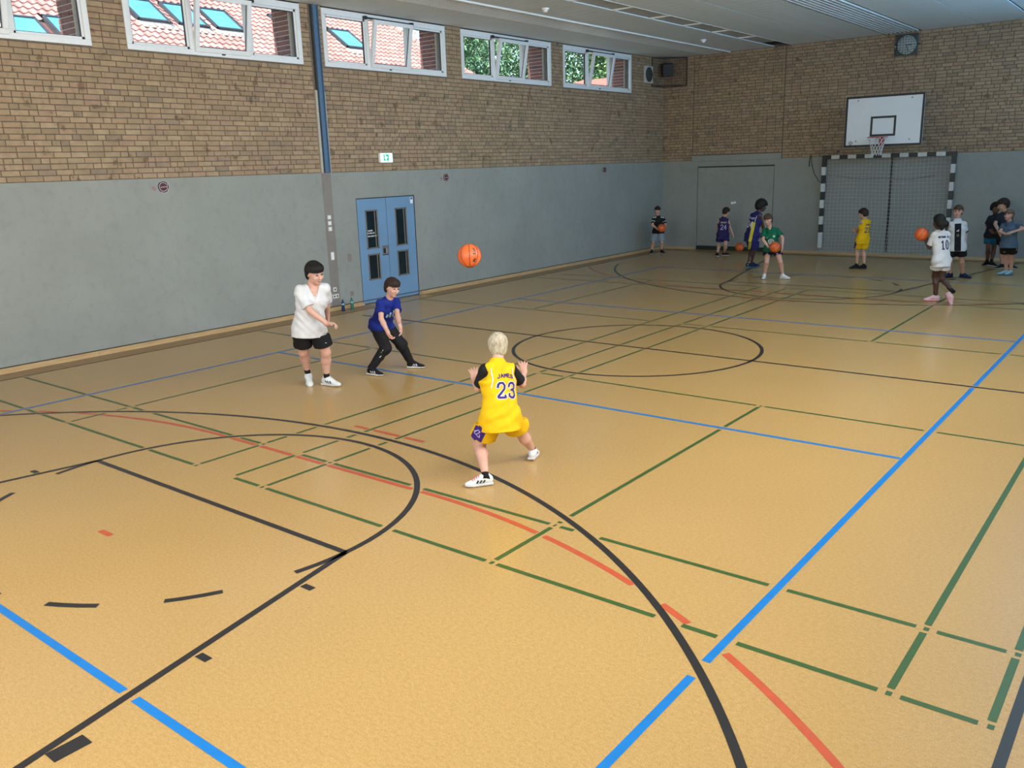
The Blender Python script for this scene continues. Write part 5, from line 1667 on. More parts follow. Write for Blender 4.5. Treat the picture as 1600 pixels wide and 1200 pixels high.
        K.box(sole0+f2*-0.018*H+u2*0.010*H, (f2, l2, u2), (0.058*H, 0.018*H, 0.003*H), 0.0075*H, 0.012)
        K.ell(sole0+f2*0.045*H+u2*0.010*H, (f2, l2, u2), (0.050*H, 0.030*H, 0.0105*H), 0.015)
        K.cut(sole0+u2*0.016*H, u2)
        K.build('sole', sh['sole'], root)
        K = Field(0.005 if near else 0.008)
        K.ell(sole0-f2*0.045*H+u2*0.034*H, (f2, l2, u2), (0.040*H, 0.0245*H, 0.034*H), 0.015)
        K.cone(sole0-f2*0.02*H+u2*0.046*H, sole0+f2*0.055*H+u2*0.018*H, 0.026*H, 0.0165*H, 0.02, lat=l2, ratio=1.18)
        K.ell(sole0+f2*0.052*H+u2*0.016*H, (f2, l2, u2), (0.042*H, 0.028*H, 0.018*H), 0.015)
        K.cone(A0-u2*0.02*H, A0+u2*0.0*H-f2*0.004*H, 0.026*H, 0.024*H, 0.015)
        K.cut(sole0+u2*0.013*H, -u2)
        K.cone(A0-u2*0.004*H, A0+u2*0.05*H, 0.019*H, 0.026*H, 0.004, -1)
        shoe = K.build('shoe', sh['mat'], root)
        bv = BVHTree.FromObject(shoe, bpy.context.evaluated_depsgraph_get()) if near else None
        if near and sh.get('stripe'):
            for sg in (-1, 1):
                st = MB()
                for q in range(3):
                    x0 = -0.004+0.020*q
                    pl = [((x0+0.012*v)*H, (0.018+0.020*v)*H) for v in (0, 1)]
                    def put(a, c):
                        o_ = Vector(sole0+f2*(0.016*H-a*1.0+0.006*H)+u2*c+l2*sg*0.09*H)
                        hit = bv.ray_cast(o_, Vector(-l2*sg), 0.2)
                        return None if hit[0] is None else hit[0]+Vector(l2*sg*0.0015)
                    ribbons(st, [pl], 0.0048*H, put, 0.006)
                if st.v: st.build('shoe_stripes', sh['stripe'], root, origin=(0, 0, 0))
        if near and sh.get('lace'):
            st = MB()
            for q in range(4):
                c0 = 0.004+0.013*q
                def put(a, c):
                    o_ = Vector(sole0+f2*(c0*H+c)+l2*a+u2*0.15*H)
                    hit = bv.ray_cast(o_, Vector(-u2), 0.3)
                    return None if hit[0] is None else hit[0]+Vector(u2*0.0025)
                ribbons(st, [[(-0.014*H, 0), (0.014*H, 0.003*H)]], 0.0028*H, put, 0.005)
            if st.v: st.build('laces', sh['lace'], root, origin=(0, 0, 0))
    # ---------------------------------------------------------------- prints on the clothes
    def printer(obj, centre, nrm, right, upd, off):
        bv = BVHTree.FromObject(obj, bpy.context.evaluated_depsgraph_get())
        nrm = unit(nrm); right = unit(right); upd = unit(upd)
        def put(x, y):
            o_ = Vector(V3(centre)+right*x+upd*y+nrm*0.35)
            hit = bv.ray_cast(o_, Vector(-nrm), 0.6)
            return None if hit[0] is None else hit[0]+Vector(nrm*off)
        return put
    fr = dict(fw=fw, lat=lat, up=up, msh=msh, mhp=mhp, lath=lath, H=H, J=J, n=n)
    if 'prints' in cfg:
        cfg['prints'](dict(root=root, shirt=shirt, bottom=bottom, put=printer, **fr))
    return root, fr
POSE = {
  'white': dict(B=(-2.349, -4.004, 0.0), H=1.68, n=(-0.7833, 0.6217, -0.0), J=dict(head=(0.359, -0.183, 1.468), neck=(0.268, -0.176, 1.316), shR=(0.245, -0.35, 1.301), shL=(0.372, -0.036, 1.299), elR=(0.385, -0.325, 1.04), wrR=(0.54, -0.203, 0.866), elL=(0.223, 0.067, 1.075), wrL=(0.107, 0.165, 0.886), hipR=(0.156, -0.292, 0.807), hipL=(0.274, -0.164, 0.823), knR=(-0.002, -0.181, 0.465), knL=(0.253, -0.031, 0.457), anR=(-0.144, -0.031, 0.13), anL=(0.144, 0.031, 0.086), toeR=(0.02, -0.138, 0.03), toeL=(0.346, 0.064, 0.029))),
  'blue': dict(B=(-2.035, -2.988, 0.0), H=1.45, n=(-0.7283, 0.6853, -0.0), J=dict(head=(0.278, -0.161, 1.175), neck=(0.215, -0.159, 1.034), shR=(0.182, -0.301, 1.003), shL=(0.205, -0.016, 0.983), elR=(0.293, -0.402, 0.809), wrR=(0.423, -0.424, 0.648), elL=(0.334, -0.154, 0.824), wrL=(0.475, -0.257, 0.71), hipR=(-0.065, -0.166, 0.669), hipL=(-0.057, -0.014, 0.64), knR=(0.086, -0.169, 0.368), knL=(0.092, 0.111, 0.364), anR=(-0.087, -0.291, 0.092), anL=(0.087, 0.291, 0.071), toeR=(0.084, -0.261, 0.029), toeL=(0.246, 0.37, 0.03))),
  'yellow': dict(B=(1.75, -5.201, 0.0), H=1.4, n=(-0.6397, 0.7686, -0.0), J=dict(head=(-0.131, 0.048, 1.123), neck=(-0.072, -0.039, 1.02), shL=(-0.107, -0.177, 0.981), shR=(-0.012, 0.077, 0.951), elL=(-0.223, -0.133, 0.771), wrL=(-0.373, 0.001, 0.807), elR=(-0.007, 0.221, 0.76), wrR=(-0.114, 0.383, 0.82), hipL=(-0.009, -0.214, 0.561), hipR=(0.073, -0.084, 0.554), knL=(-0.176, -0.202, 0.281), knR=(0.007, 0.155, 0.338), anL=(0.031, -0.377, 0.091), anR=(-0.031, 0.377, 0.1), toeL=(-0.072, -0.508, 0.029), toeR=(-0.1, 0.528, 0.03))),
  'black': dict(B=(-6.194, 11.888, 0.0), H=1.38, n=(-0.4811, 0.8767, -0.0), J=dict(head=(0.061, -0.079, 1.261), neck=(0.066, -0.056, 1.12), shR=(-0.043, -0.129, 1.066), shL=(0.21, 0.003, 1.06), elR=(-0.016, -0.234, 0.856), wrR=(0.152, -0.234, 0.739), elL=(0.29, -0.008, 0.837), wrL=(0.357, -0.169, 0.739), hipR=(-0.013, -0.054, 0.661), hipL=(0.122, 0.026, 0.657), knR=(-0.016, -0.175, 0.366), knL=(0.205, -0.068, 0.365), anR=(-0.13, -0.069, 0.081), anL=(0.13, 0.069, 0.081), toeR=(-0.076, -0.227, 0.03), toeL=(0.272, -0.018, 0.03))),
  'purple': dict(B=(-4.192, 11.964, 0.0), H=1.36, n=(-0.4169, 0.909, -0.0), J=dict(head=(0.09, 0.068, 1.225), neck=(0.038, 0.045, 1.087), shL=(-0.08, 0.003, 1.019), shR=(0.143, 0.117, 1.01), elR=(0.173, 0.179, 0.785), wrR=(0.23, 0.231, 0.596), elL=(-0.15, 0.054, 0.799), wrL=(-0.167, 0.139, 0.62), hipL=(-0.032, -0.017, 0.606), hipR=(0.082, 0.099, 0.6), knL=(-0.098, 0.077, 0.312), knR=(0.155, -0.031, 0.325), anL=(-0.042, -0.131, 0.081), anR=(0.042, 0.131, 0.08), toeL=(-0.157, -0.014, 0.03), toeR=(0.197, 0.184, 0.03))),
  'tall': dict(B=(-2.423, 9.828, 0.0), H=1.68, n=(-0.3884, 0.9215, -0.0), J=dict(head=(0.217, 0.074, 1.504), neck=(0.153, 0.008, 1.353), shL=(-0.002, 0.058, 1.305), shR=(0.27, -0.116, 1.313), elR=(0.268, 0.036, 1.071), wrR=(0.269, 0.175, 0.872), elL=(0.007, 0.148, 1.03), wrL=(0.061, 0.278, 0.831), hipL=(-0.022, -0.032, 0.802), hipR=(0.144, -0.116, 0.82), knL=(0.025, 0.094, 0.431), knR=(0.109, -0.034, 0.443), anL=(0.006, -0.091, 0.092), anR=(-0.006, 0.091, 0.092), toeL=(0.208, -0.08, 0.03), toeR=(0.193, 0.132, 0.03))),
  'green': dict(B=(-1.079, 7.999, 0.0), H=1.44, n=(-0.3644, 0.9312, -0.0), J=dict(head=(-0.119, -0.162, 1.317), neck=(-0.095, -0.094, 1.157), shR=(-0.236, -0.083, 1.099), shL=(0.035, 0.001, 1.11), elR=(-0.201, -0.198, 0.885), wrR=(-0.06, -0.218, 0.727), elL=(0.184, -0.033, 0.916), wrL=(0.211, -0.118, 0.728), hipR=(-0.152, -0.007, 0.672), hipL=(0.023, 0.049, 0.673), knR=(-0.1, -0.187, 0.398), knL=(0.167, -0.069, 0.398), anR=(-0.182, -0.074, 0.086), anL=(0.182, 0.074, 0.088), toeR=(-0.146, -0.243, 0.029), toeL=(0.351, 0.045, 0.029))),
  'yfar': dict(B=(0.051, 10.554, 0.0), H=1.4, n=(-0.2828, 0.9592, -0.0), J=dict(head=(0.003, -0.051, 1.302), neck=(0.049, -0.034, 1.168), shL=(0.009, -0.165, 1.136), shR=(0.12, 0.06, 1.129), elL=(-0.065, -0.037, 0.947), wrL=(-0.182, 0.113, 0.881), elR=(0.09, 0.161, 0.92), wrR=(-0.103, 0.184, 0.877), hipL=(-0.016, -0.103, 0.723), hipR=(0.079, 0.002, 0.718), knL=(-0.098, -0.01, 0.422), knR=(0.027, 0.071, 0.406), anL=(-0.086, -0.004, 0.087), anR=(0.086, 0.004, 0.086), toeL=(-0.212, -0.116, 0.03), toeR=(-0.075, -0.012, 0.029))),
  'ten': dict(B=(2.835, 6.156, 0.0), H=1.58, n=(-0.2048, 0.9788, -0.0), J=dict(head=(-0.185, -0.024, 1.444), neck=(-0.164, 0.029, 1.313), shL=(-0.241, -0.081, 1.25), shR=(-0.062, 0.132, 1.245), elL=(-0.305, -0.029, 0.982), wrL=(-0.431, 0.067, 1.153), elR=(-0.103, 0.23, 0.991), wrR=(-0.339, 0.213, 1.079), hipL=(-0.135, -0.098, 0.769), hipR=(-0.036, 0.045, 0.765), knL=(-0.195, 0.082, 0.459), knR=(-0.085, 0.106, 0.407), anL=(-0.156, 0.12, 0.09), anR=(0.156, -0.12, 0.243), toeL=(-0.333, 0.061, 0.029), toeR=(0.219, -0.09, 0.033))),
  'germany': dict(B=(2.32, 9.732, 0.0), H=1.56, n=(-0.1892, 0.9819, -0.0), J=dict(head=(-0.042, -0.22, 1.428), neck=(-0.041, -0.212, 1.272), shR=(-0.143, -0.297, 1.191), shL=(0.107, -0.234, 1.197), elR=(-0.147, -0.196, 0.944), wrR=(-0.084, -0.266, 0.739), elL=(0.127, -0.142, 0.948), wrL=(0.155, -0.227, 0.741), hipR=(-0.047, -0.333, 0.706), hipL=(0.1, -0.3, 0.707), knR=(-0.105, -0.236, 0.372), knL=(0.118, -0.182, 0.376), anR=(-0.118, -0.025, 0.083), anL=(0.118, 0.025, 0.084), toeR=(-0.228, -0.177, 0.029), toeL=(0.299, -0.039, 0.03))),
  'dark': dict(B=(2.518, 12.211, 0.0), H=1.5, n=(-0.1613, 0.9869, -0.0), J=dict(head=(0.036, -0.095, 1.356), neck=(0.053, -0.038, 1.208), shR=(-0.061, -0.126, 1.157), shL=(0.172, 0.014, 1.148), elR=(-0.126, -0.01, 0.942), wrR=(-0.01, -0.171, 0.848), elL=(0.226, 0.071, 0.91), wrL=(0.157, -0.12, 0.831), hipR=(-0.066, 0.003, 0.724), hipL=(0.082, -0.093, 0.721), knR=(-0.029, -0.117, 0.411), knL=(0.058, 0.073, 0.419), anR=(-0.049, 0.033, 0.089), anL=(0.049, -0.033, 0.085), toeR=(-0.108, -0.137, 0.03), toeL=(0.197, -0.13, 0.029))),
  'behind': dict(B=(2.938, 11.792, 0.0), H=1.6, n=(-0.1464, 0.9892, -0.0), J=dict(head=(-0.163, -0.166, 1.456), neck=(-0.122, -0.12, 1.298), shR=(-0.233, -0.217, 1.24), shL=(-0.043, 0.004, 1.231), elR=(-0.247, -0.401, 1.042), wrR=(-0.132, -0.507, 0.877), elL=(0.023, -0.134, 1.001), wrL=(-0.023, -0.339, 0.899), hipR=(-0.116, -0.253, 0.78), hipL=(0.011, -0.159, 0.783), knR=(-0.113, -0.071, 0.459), knL=(0.029, 0.013, 0.46), anR=(-0.067, -0.021, 0.088), anL=(0.067, 0.021, 0.089), toeR=(-0.161, -0.188, 0.03), toeL=(0.241, -0.056, 0.03))),
  'grey': dict(B=(3.169, 10.654, 0.0), H=1.44, n=(-0.1458, 0.9893, -0.0), J=dict(head=(-0.075, -0.231, 1.306), neck=(-0.056, -0.188, 1.168), shR=(-0.177, -0.158, 1.099), shL=(0.076, -0.152, 1.114), elR=(-0.193, -0.354, 0.957), wrR=(-0.048, -0.497, 0.92), elL=(0.239, -0.312, 1.028), wrL=(0.045, -0.381, 0.957), hipR=(-0.089, -0.278, 0.683), hipL=(0.058, -0.259, 0.685), knR=(-0.067, -0.107, 0.404), knL=(0.04, -0.088, 0.405), anR=(-0.042, -0.016, 0.087), anL=(0.042, 0.016, 0.088), toeR=(-0.192, -0.102, 0.03), toeL=(-0.028, -0.142, 0.029))),
}
# ================================================================== the players
c_white = C_('white_cotton', 0.62, 0.63, 0.64); c_black = C_('black_cotton', 0.010, 0.010, 0.012); c_blue = C_('royal_blue_jersey', 0.008, 0.022, 0.20); c_yel = C_('yellow_jersey', 0.76, 0.45, 0.004)
c_pur = C_('purple_cloth', 0.045, 0.018, 0.15); c_navy = C_('navy_purple_jersey', 0.018, 0.018, 0.12); c_green = C_('green_jersey', 0.004, 0.12, 0.062); c_dgreen = C_('violet_shorts', 0.018, 0.010, 0.030)
c_lblue = C_('pale_denim', 0.22, 0.27, 0.31); c_grey = C_('blue_grey_shirt', 0.075, 0.115, 0.155); c_dark = C_('dark_slate_shirt', 0.014, 0.018, 0.026); c_teal = C_('bright_blue_shorts', 0.012, 0.13, 0.27); c_dpur = C_('dark_purple_jersey', 0.028, 0.016, 0.085)
c_yellow2 = C_('lemon_panel', 0.62, 0.55, 0.05); c_lilac = C_('lilac_print', 0.45, 0.42, 0.60); c_gold = C_('gold_print', 0.42, 0.36, 0.20)
s_white = M('white_sole', (0.60, 0.60, 0.60, 1), 0.5); sh_white = cloth_mat('white_shoe', (0.66, 0.70, 0.70)); sh_black = cloth_mat('black_shoe', (0.010, 0.010, 0.012)); sh_navy = cloth_mat('navy_shoe', (0.010, 0.018, 0.060)); sh_mint = cloth_mat('mint_blue_shoe', (0.30, 0.50, 0.56)); sh_pink = cloth_mat('pale_pink_shoe', (0.68, 0.46, 0.50))
s_black = M('black_sole', (0.014, 0.014, 0.016, 1), 0.5); s_pink = M('pink_sole', (0.66, 0.33, 0.40, 1), 0.5); s_blue = M('blue_sole', (0.06, 0.20, 0.34, 1), 0.5); m_pinklace = cloth_mat('pink_lace', (0.80, 0.13, 0.22)); k_black = cloth_mat('black_sock', (0.008, 0.008, 0.008)); k_white = cloth_mat('white_sock', (0.62, 0.62, 0.62)); k_gold = cloth_mat('gold_sock', (0.42, 0.30, 0.12))

def chev(put, mb, w, h, hw):
    """three slanted bars"""
    for q, hh in enumerate((0.35, 0.68, 1.0)):
        x = (-0.5+0.36*q)*w
        ribbons(mb, [[(x, 0), (x+0.10*w, hh*h*0.5), (x+0.14*w, hh*h)]], hw, put, 0.008)

def P_(o, mb, name, mat):
    return mb.build(name, mat, o['root'], origin=(0, 0, 0)) if mb.v else None

def pr_yellow(o):
    H, fw, lat, up, msh, mhp = o['H'], o['fw'], o['lat'], o['up'], o['msh'], o['mhp']
    c = msh-up*0.075*H
    for off, hw, mat, nm in ((0.0025, 0.0165, c_white, 'number_outline'), (0.005, 0.0095, c_pur, 'number_print')):
        mb = MB(); put = o['put'](o['shirt'], c-up*0.105*H-lat*0.012, -fw, -lat, up, off)
        ribbons(mb, strokes('23', 0.125, 0.062, 0.042), hw, put, 0.008); P_(o, mb, nm, mat)
    mb = MB(); put = o['put'](o['shirt'], c+up*0.012*H-lat*0.012, -fw, -lat, up, 0.004)
    ribbons(mb, strokes('JAMES', 0.032, 0.022, 0.011, 0.012), 0.0042, put, 0.006); P_(o, mb, 'name_print', c_pur)
    # neck and armhole piping
    # purple side panel on the left leg of the shorts with a pale emblem
    J = o['J']; hp, kn = J['hipL'], J['knL']; d = unit(kn-hp); side = unit(o['lath']-d*np.dot(o['lath'], d)); bk = unit(np.cross(d, side))
    bk = bk*(1 if np.dot(bk, o['n']) < 0 else -1)
    nr = unit(side+bk*0.55); rt = unit(np.cross(d, nr))
    rt = rt*(1 if np.dot(rt, V3((o['n'][1], -o['n'][0], 0))) > 0 else -1)
    cc = hp+d*0.098*H
    put = o['put'](o['bottom'], cc, nr, rt, -d, 0.003)
    mb = MB()
    for q in np.linspace(-0.040, 0.040, 9): ribbons(mb, [[(q*H*0.9, -0.058*H), (q*H*0.9, 0.045*H)]], 0.0062*H, put, 0.012)
    P_(o, mb, 'side_panel', c_pur)
    put = o['put'](o['bottom'], cc, nr, rt, -d, 0.006); mb = MB()
    ribbons(mb, [[(-0.028*H, -0.018*H), (-0.006*H, -0.018*H), (0.012*H, 0.016*H), (-0.008*H, 0.018*H), (-0.028*H, -0.018*H)], [(0.0, -0.020*H), (0.022*H, -0.022*H), (0.016*H, -0.004*H)], [(-0.034*H, -0.01*H), (-0.018*H, 0.002*H)]], 0.0032, put, 0.006)
    P_(o, mb, 'emblem', c_lilac)
    # pale piping round the arm holes
    for s, sg in (('L', 1), ('R', -1)):
        put = o['put'](o['shirt'], msh-up*0.03*H, -fw, -lat, up, 0.003); mb = MB()
        x = -sg*0.083*H
        ribbons(mb, [[(x*0.92, 0.030*H), (x*0.90, 0.0), (x*0.93, -0.04*H), (x*1.02, -0.085*H)]], 0.0045, put, 0.008)
        P_(o, mb, 'piping', c_white)

def pr_blue(o):
    H, fw, lat, up, msh = o['H'], o['fw'], o['lat'], o['up'], o['msh']
    t_, r_, _ = cam_dirs('blue')
    mb = MB(); put = o['put'](o['shirt'], msh+r_*0.022-V3((0, 0, 1))*0.185, t_, r_, V3((0, 0, 1)), 0.004)
    for q, hh in enumerate((0.030, 0.058, 0.085)):
        x = (-0.045+0.042*q)
        ribbons(mb, [[(x-0.012, 0), (x+0.004, hh*0.9)]], 0.0115, put, 0.006)
    P_(o, mb, 'chest_logo', C_('ice_blue_print', 0.35, 0.55, 0.72))
    J = o['J']; kn, an = J['knR'], J['anR']; d = unit(an-kn); view = unit(V3(CAM)-(kn+V3(POSE['blue']['B'])))
    rt = unit(np.cross(d, view))
    mb = MB(); put = o['put'](o['bottom'], kn+d*0.05*H, view, rt, -d, 0.003)
    ribbons(mb, [[(0.012, 0.03), (0.008, 0.008)], [(0.012, -0.01), (0.008, -0.016)], [(-0.016, -0.055), (-0.012, -0.085)], [(-0.010, -0.06), (-0.006, -0.085)]], 0.0026, put, 0.006)
    P_(o, mb, 'leg_print', c_white)

def pr_white(o):
    H, fw, lat, up, msh = o['H'], o['fw'], o['lat'], o['up'], o['msh']
    mb = MB(); put = o['put'](o['shirt'], msh-up*0.15*H+lat*0.01*H, fw, lat, up, 0.003)
    ribbons(mb, [[(-0.05, -0.01), (0.0, 0.0), (0.055, 0.004)], [(-0.005, 0.01), (0.012, 0.045)], [(0.02, 0.03), (0.05, 0.012)]], 0.004, put, 0.006)
    P_(o, mb, 'chest_print', C_('pale_grey_print', 0.45, 0.45, 0.47))
    mb = MB(); J = o['J']; d = unit(J['knL']-J['hipL']); v = unit(V3(CAM)-V3(POSE['white']['B'])-V3((0, 0, 0.7)))
    put = o['put'](o['bottom'], J['hipL']+d*0.16*H, v, unit(np.cross(d, v)), -d, 0.003)
    ribbons(mb, [[(-0.045, 0.0), (-0.03, 0.004)]], 0.003, put, 0.006); P_(o, mb, 'leg_print', c_white)

def pr_back(num, name, ncol, tcol, h, w, gap, dy, hw, th, tw, tg, thw, arch=0.0):
    def f(o):
        H, fw, lat, up, msh = o['H'], o['fw'], o['lat'], o['up'], o['msh']
        c = msh-up*dy*H
        mb = MB(); put = o['put'](o['shirt'], c-up*h*1.35, -fw, -lat, up, 0.005)
        ribbons(mb, strokes(num, h, w, gap), hw, put, 0.012); P_(o, mb, 'number_print', ncol)
        if name:
            mb = MB(); put = o['put'](o['shirt'], c, -fw, -lat, up, 0.005)
            ribbons(mb, strokes(name, th, tw, tg, arch), thw, put, 0.008); P_(o, mb, 'name_print', tcol)
    return f

def pr_tall(o):
    pr_back('24', 'BRYANT', c_white, c_lilac, 0.15, 0.075, 0.035, 0.06, 0.014, 0.045, 0.026, 0.010, 0.006)(o)
    H, fw, lat, up, msh, mhp = o['H'], o['fw'], o['lat'], o['up'], o['msh'], o['mhp']
    mb = MB()
    nr = unit(-lat*0.75-fw*0.65); rt = unit(np.cross(up, nr))
    put = o['put'](o['shirt'], msh-up*0.22*H, nr, rt, up, 0.004)
    for q in np.linspace(-0.03, 0.03, 5): ribbons(mb, [[(q, -0.20*H), (q, 0.12*H)]], 0.009, put, 0.01)
    P_(o, mb, 'side_panel', c_yellow2)
    mb = MB(); put = o['put'](o['bottom'], mhp-up*0.10*H, nr, rt, up, 0.004)
    for q in np.linspace(-0.03, 0.03, 5): ribbons(mb, [[(q, -0.14*H), (q, 0.14*H)]], 0.009, put, 0.02)
    P_(o, mb, 'shorts_side_panel', c_yellow2)
    mb = MB(); put = o['put'](o['shirt'], msh-up*0.02*H, unit(-lat*0.5-fw), unit(np.cross(up, -lat*0.5-fw)), up, 0.004)
    ribbons(mb, [[(0.055*H, 0.02*H), (0.045*H, -0.02*H), (0.05*H, -0.065*H)]], 0.008, put, 0.01); P_(o, mb, 'piping', c_white)

def pr_green(o):
    H, fw, lat, up, msh = o['H'], o['fw'], o['lat'], o['up'], o['msh']
    mb = MB(); put = o['put'](o['shirt'], msh-up*0.165*H-lat*0.004*H, fw, lat, up, 0.005)
    R = 0.062
    circ = lambda cx, cy, r: [(cx+r*math.cos(t), cy+r*math.sin(t)) for t in np.linspace(0, 2*math.pi, 26)]
    ribbons(mb, [circ(0, 0, R), [(-0.026, 0.052), (0, 0.006), (0.026, 0.052)], [(-0.048, 0.034), (-0.022, -0.042), (0.0, 0.0), (0.022, -0.042), (0.048, 0.034)]], 0.0068, put, 0.008)
    P_(o, mb, 'chest_emblem', c_white)
    mb = MB(); put = o['put'](o['shirt'], msh-up*0.085*H+lat*0.048*H, fw, lat, up, 0.005)
    ribbons(mb, [circ(0, 0, 0.022), circ(0, 0, 0.012)], 0.006, put, 0.008); P_(o, mb, 'club_badge', C_('pale_green_print', 0.45, 0.70, 0.55))
    mb = MB(); put = o['put'](o['shirt'], msh-up*0.095*H-lat*0.06*H, fw, lat, up, 0.005)
    ribbons(mb, [[(-0.026, 0.004), (-0.018, -0.006), (0.026, 0.012)]], 0.0045, put, 0.008); P_(o, mb, 'chest_tick', C_('pale_green_print', 0.45, 0.70, 0.55))
    for s in 'LR':
        J = o['J']; d = unit(J['kn'+s]-J['hip'+s]); mb = MB(); put = o['put'](o['bottom'], J['hip'+s]+d*0.07*H, fw, lat, -d, 0.004)
        ribbons(mb, [[(-0.012, 0), (0.012, 0)]], 0.009, put, 0.01); P_(o, mb, 'shorts_badge', c_white)

def pr_germany(o):
    H, fw, lat, up, msh = o['H'], o['fw'], o['lat'], o['up'], o['msh']
    mb = MB(); put = o['put'](o['shirt'], msh, fw, lat, up, 0.004)
    for q in np.linspace(-0.055, 0.055, 12): ribbons(mb, [[(q, -0.38*H), (q, 0.0)]], 0.0075, put, 0.02)
    P_(o, mb, 'centre_panel', c_black)
    mb = MB(); put = o['put'](o['shirt'], msh-up*0.10*H, fw, lat, up, 0.007); chev(put, mb, 0.045, 0.03, 0.006); P_(o, mb, 'chest_logo', c_white)
    mb = MB(); put = o['put'](o['shirt'], msh-up*0.155*H, fw, lat, up, 0.007)
    ribbons(mb, [[(0.018*math.cos(t), 0.022*math.sin(t)) for t in np.linspace(0, 2*math.pi, 16)]], 0.004, put, 0.006); P_(o, mb, 'crest', c_gold)
    for s in 'LR':
        J = o['J']; d = unit(J['el'+s]-J['sh'+s]); e = J['sh'+s]+d*np.linalg.norm(J['el'+s]-J['sh'+s])*0.70
        MB().tube([e-d*0.02, e+d*0.006], 0.0365*H+0.014, 18).build('sleeve_cuff', c_black, o['root'], origin=(0, 0, 0))

def pr_black(o):
    H, fw, lat, up, msh = o['H'], o['fw'], o['lat'], o['up'], o['msh']
    for s, sg in (('L', 1), ('R', -1)):
        for k_ in range(3):
            mb = MB(); put = o['put'](o['shirt'], msh, unit(fw*0.8+up*0.7), lat, unit(up*0.8-fw*0.7), 0.005)
            y = 0.016-0.014*k_
            ribbons(mb, [[(sg*0.045*H, y), (sg*0.115*H, y-0.012)]], 0.0042, put, 0.01); P_(o, mb, 'shoulder_stripe', c_white)
        J = o['J']; d = unit(J['el'+s]-J['sh'+s]); e = J['sh'+s]+d*np.linalg.norm(J['el'+s]-J['sh'+s])*0.52
        MB().tube([e-d*0.010, e+d*0.008], 0.0365*H+0.012, 18).build('sleeve_band', c_white, o['root'], origin=(0, 0, 0))
    mb = MB(); put = o['put'](o['shirt'], msh-up*0.13*H+lat*0.02*H, fw, lat, up, 0.004)
    ribbons(mb, [[(-0.01, 0.0), (0.01, 0.0)], [(0, -0.012), (0, 0.012)]], 0.006, put, 0.01); P_(o, mb, 'chest_badge', m_stkred)

def pr_dark(o):
    H, fw, lat, up, msh = o['H'], o['fw'], o['lat'], o['up'], o['msh']
    mb = MB(); put = o['put'](o['shirt'], msh-up*0.10*H, fw, lat, up, 0.005)
    for q in range(6): ribbons(mb, [[(-0.06+0.024*q, -0.012), (-0.052+0.024*q, 0.014)], [(-0.06+0.024*q, 0.014), (-0.046+0.024*q, -0.010)]], 0.004, put, 0.01)
    P_(o, mb, 'chest_lettering', C_('mauve_print', 0.22, 0.19, 0.24))

def pr_grey(o):
    H, fw, lat, up, mhp, J = o['H'], o['fw'], o['lat'], o['up'], o['mhp'], o['J']
    d = unit(J['knL']-J['hipL']); mb = MB()
    nr = unit(fw*0.8+lat*0.6); put = o['put'](o['bottom'], J['hipL']+d*0.06*H, nr, unit(np.cross(up, nr)), -d, 0.005)
    for q in range(5):
        y = 0.05-0.034*q
        ribbons(mb, [[(0.018, y+0.012), (0.034, y), (0.018, y-0.012)]], 0.005, put, 0.008)
    P_(o, mb, 'shorts_chevrons', c_white)
    mb = MB(); put = o['put'](o['bottom'], J['hipR']+unit(J['knR']-J['hipR'])*0.16*H, fw, lat, -unit(J['knR']-J['hipR']), 0.005)
    ribbons(mb, [[(-0.02, 0), (0.015, 0.003)]], 0.005, put, 0.01); P_(o, mb, 'shorts_logo', c_white)

def pr_yfar_side(o):
    H, J = o['H'], o['J']; hp, kn = J['hipL'], J['knL']; d = unit(kn-hp); v = -o['n']
    lft = V3((-o['n'][1], o['n'][0], 0)); nr = unit(v*0.7+lft*0.75); rt = unit(np.cross(nr, d))
    rt = rt*(1 if np.dot(rt, -lft) > 0 else -1)
    mb = MB(); put = o['put'](o['bottom'], hp+d*0.10*H, nr, rt, -d, 0.004)
    for q in np.linspace(-0.028, 0.028, 5): ribbons(mb, [[(q, -0.07*H), (q, 0.05*H)]], 0.009, put, 0.015)
    P_(o, mb, 'side_panel', c_pur)
    mb = MB(); put = o['put'](o['bottom'], hp+d*0.14*H, nr, rt, -d, 0.007)
    ribbons(mb, [[(-0.012, -0.01), (0.008, -0.004), (0.012, 0.012)]], 0.006, put, 0.008); P_(o, mb, 'emblem', c_lilac)

def cam_dirs(key):
    n = V3(POSE[key]['n']); return -n, V3((n[1], -n[0], 0)), V3((0, 0, 1))     # towards camera, image right, up
U_ = V3((0, 0, 1))
PEOPLE = {}
def add_person(key, label, cfg):
    p = POSE[key]
    PEOPLE[key] = person(key, p['B'], p['H'], p['n'], p['J'], label, cfg)
t_, r_, _ = cam_dirs('white')
add_person('white', 'boy in a white T-shirt and black shorts leaning forward after throwing the ball', dict(near=True, skin='fair', hair=('bowl', 'black'), face=(34, 12, -6), smile=0.9, build=1.04, headscale=0.98,
    top=dict(mat=c_white, inf=0.014, hem=0.075, sleeve=0.84, flare=0.014, vneck=0.085, neckr=0.042, fold=0.010), bottom=dict(mat=c_black, len=0.74, inf=0.016, flare=0.018),
    sock=dict(mat=k_black, len=0.055), shoe=dict(mat=sh_white, sole=s_white, stripe=s_black, lace=k_white), prints=pr_white,
    handR=dict(d=r_*0.9+t_*0.35+U_*0.05, pn=-U_*0.8+t_*0.3, th=t_, curl=0.9), handL=dict(curl=0.6)))
t_, r_, _ = cam_dirs('blue')
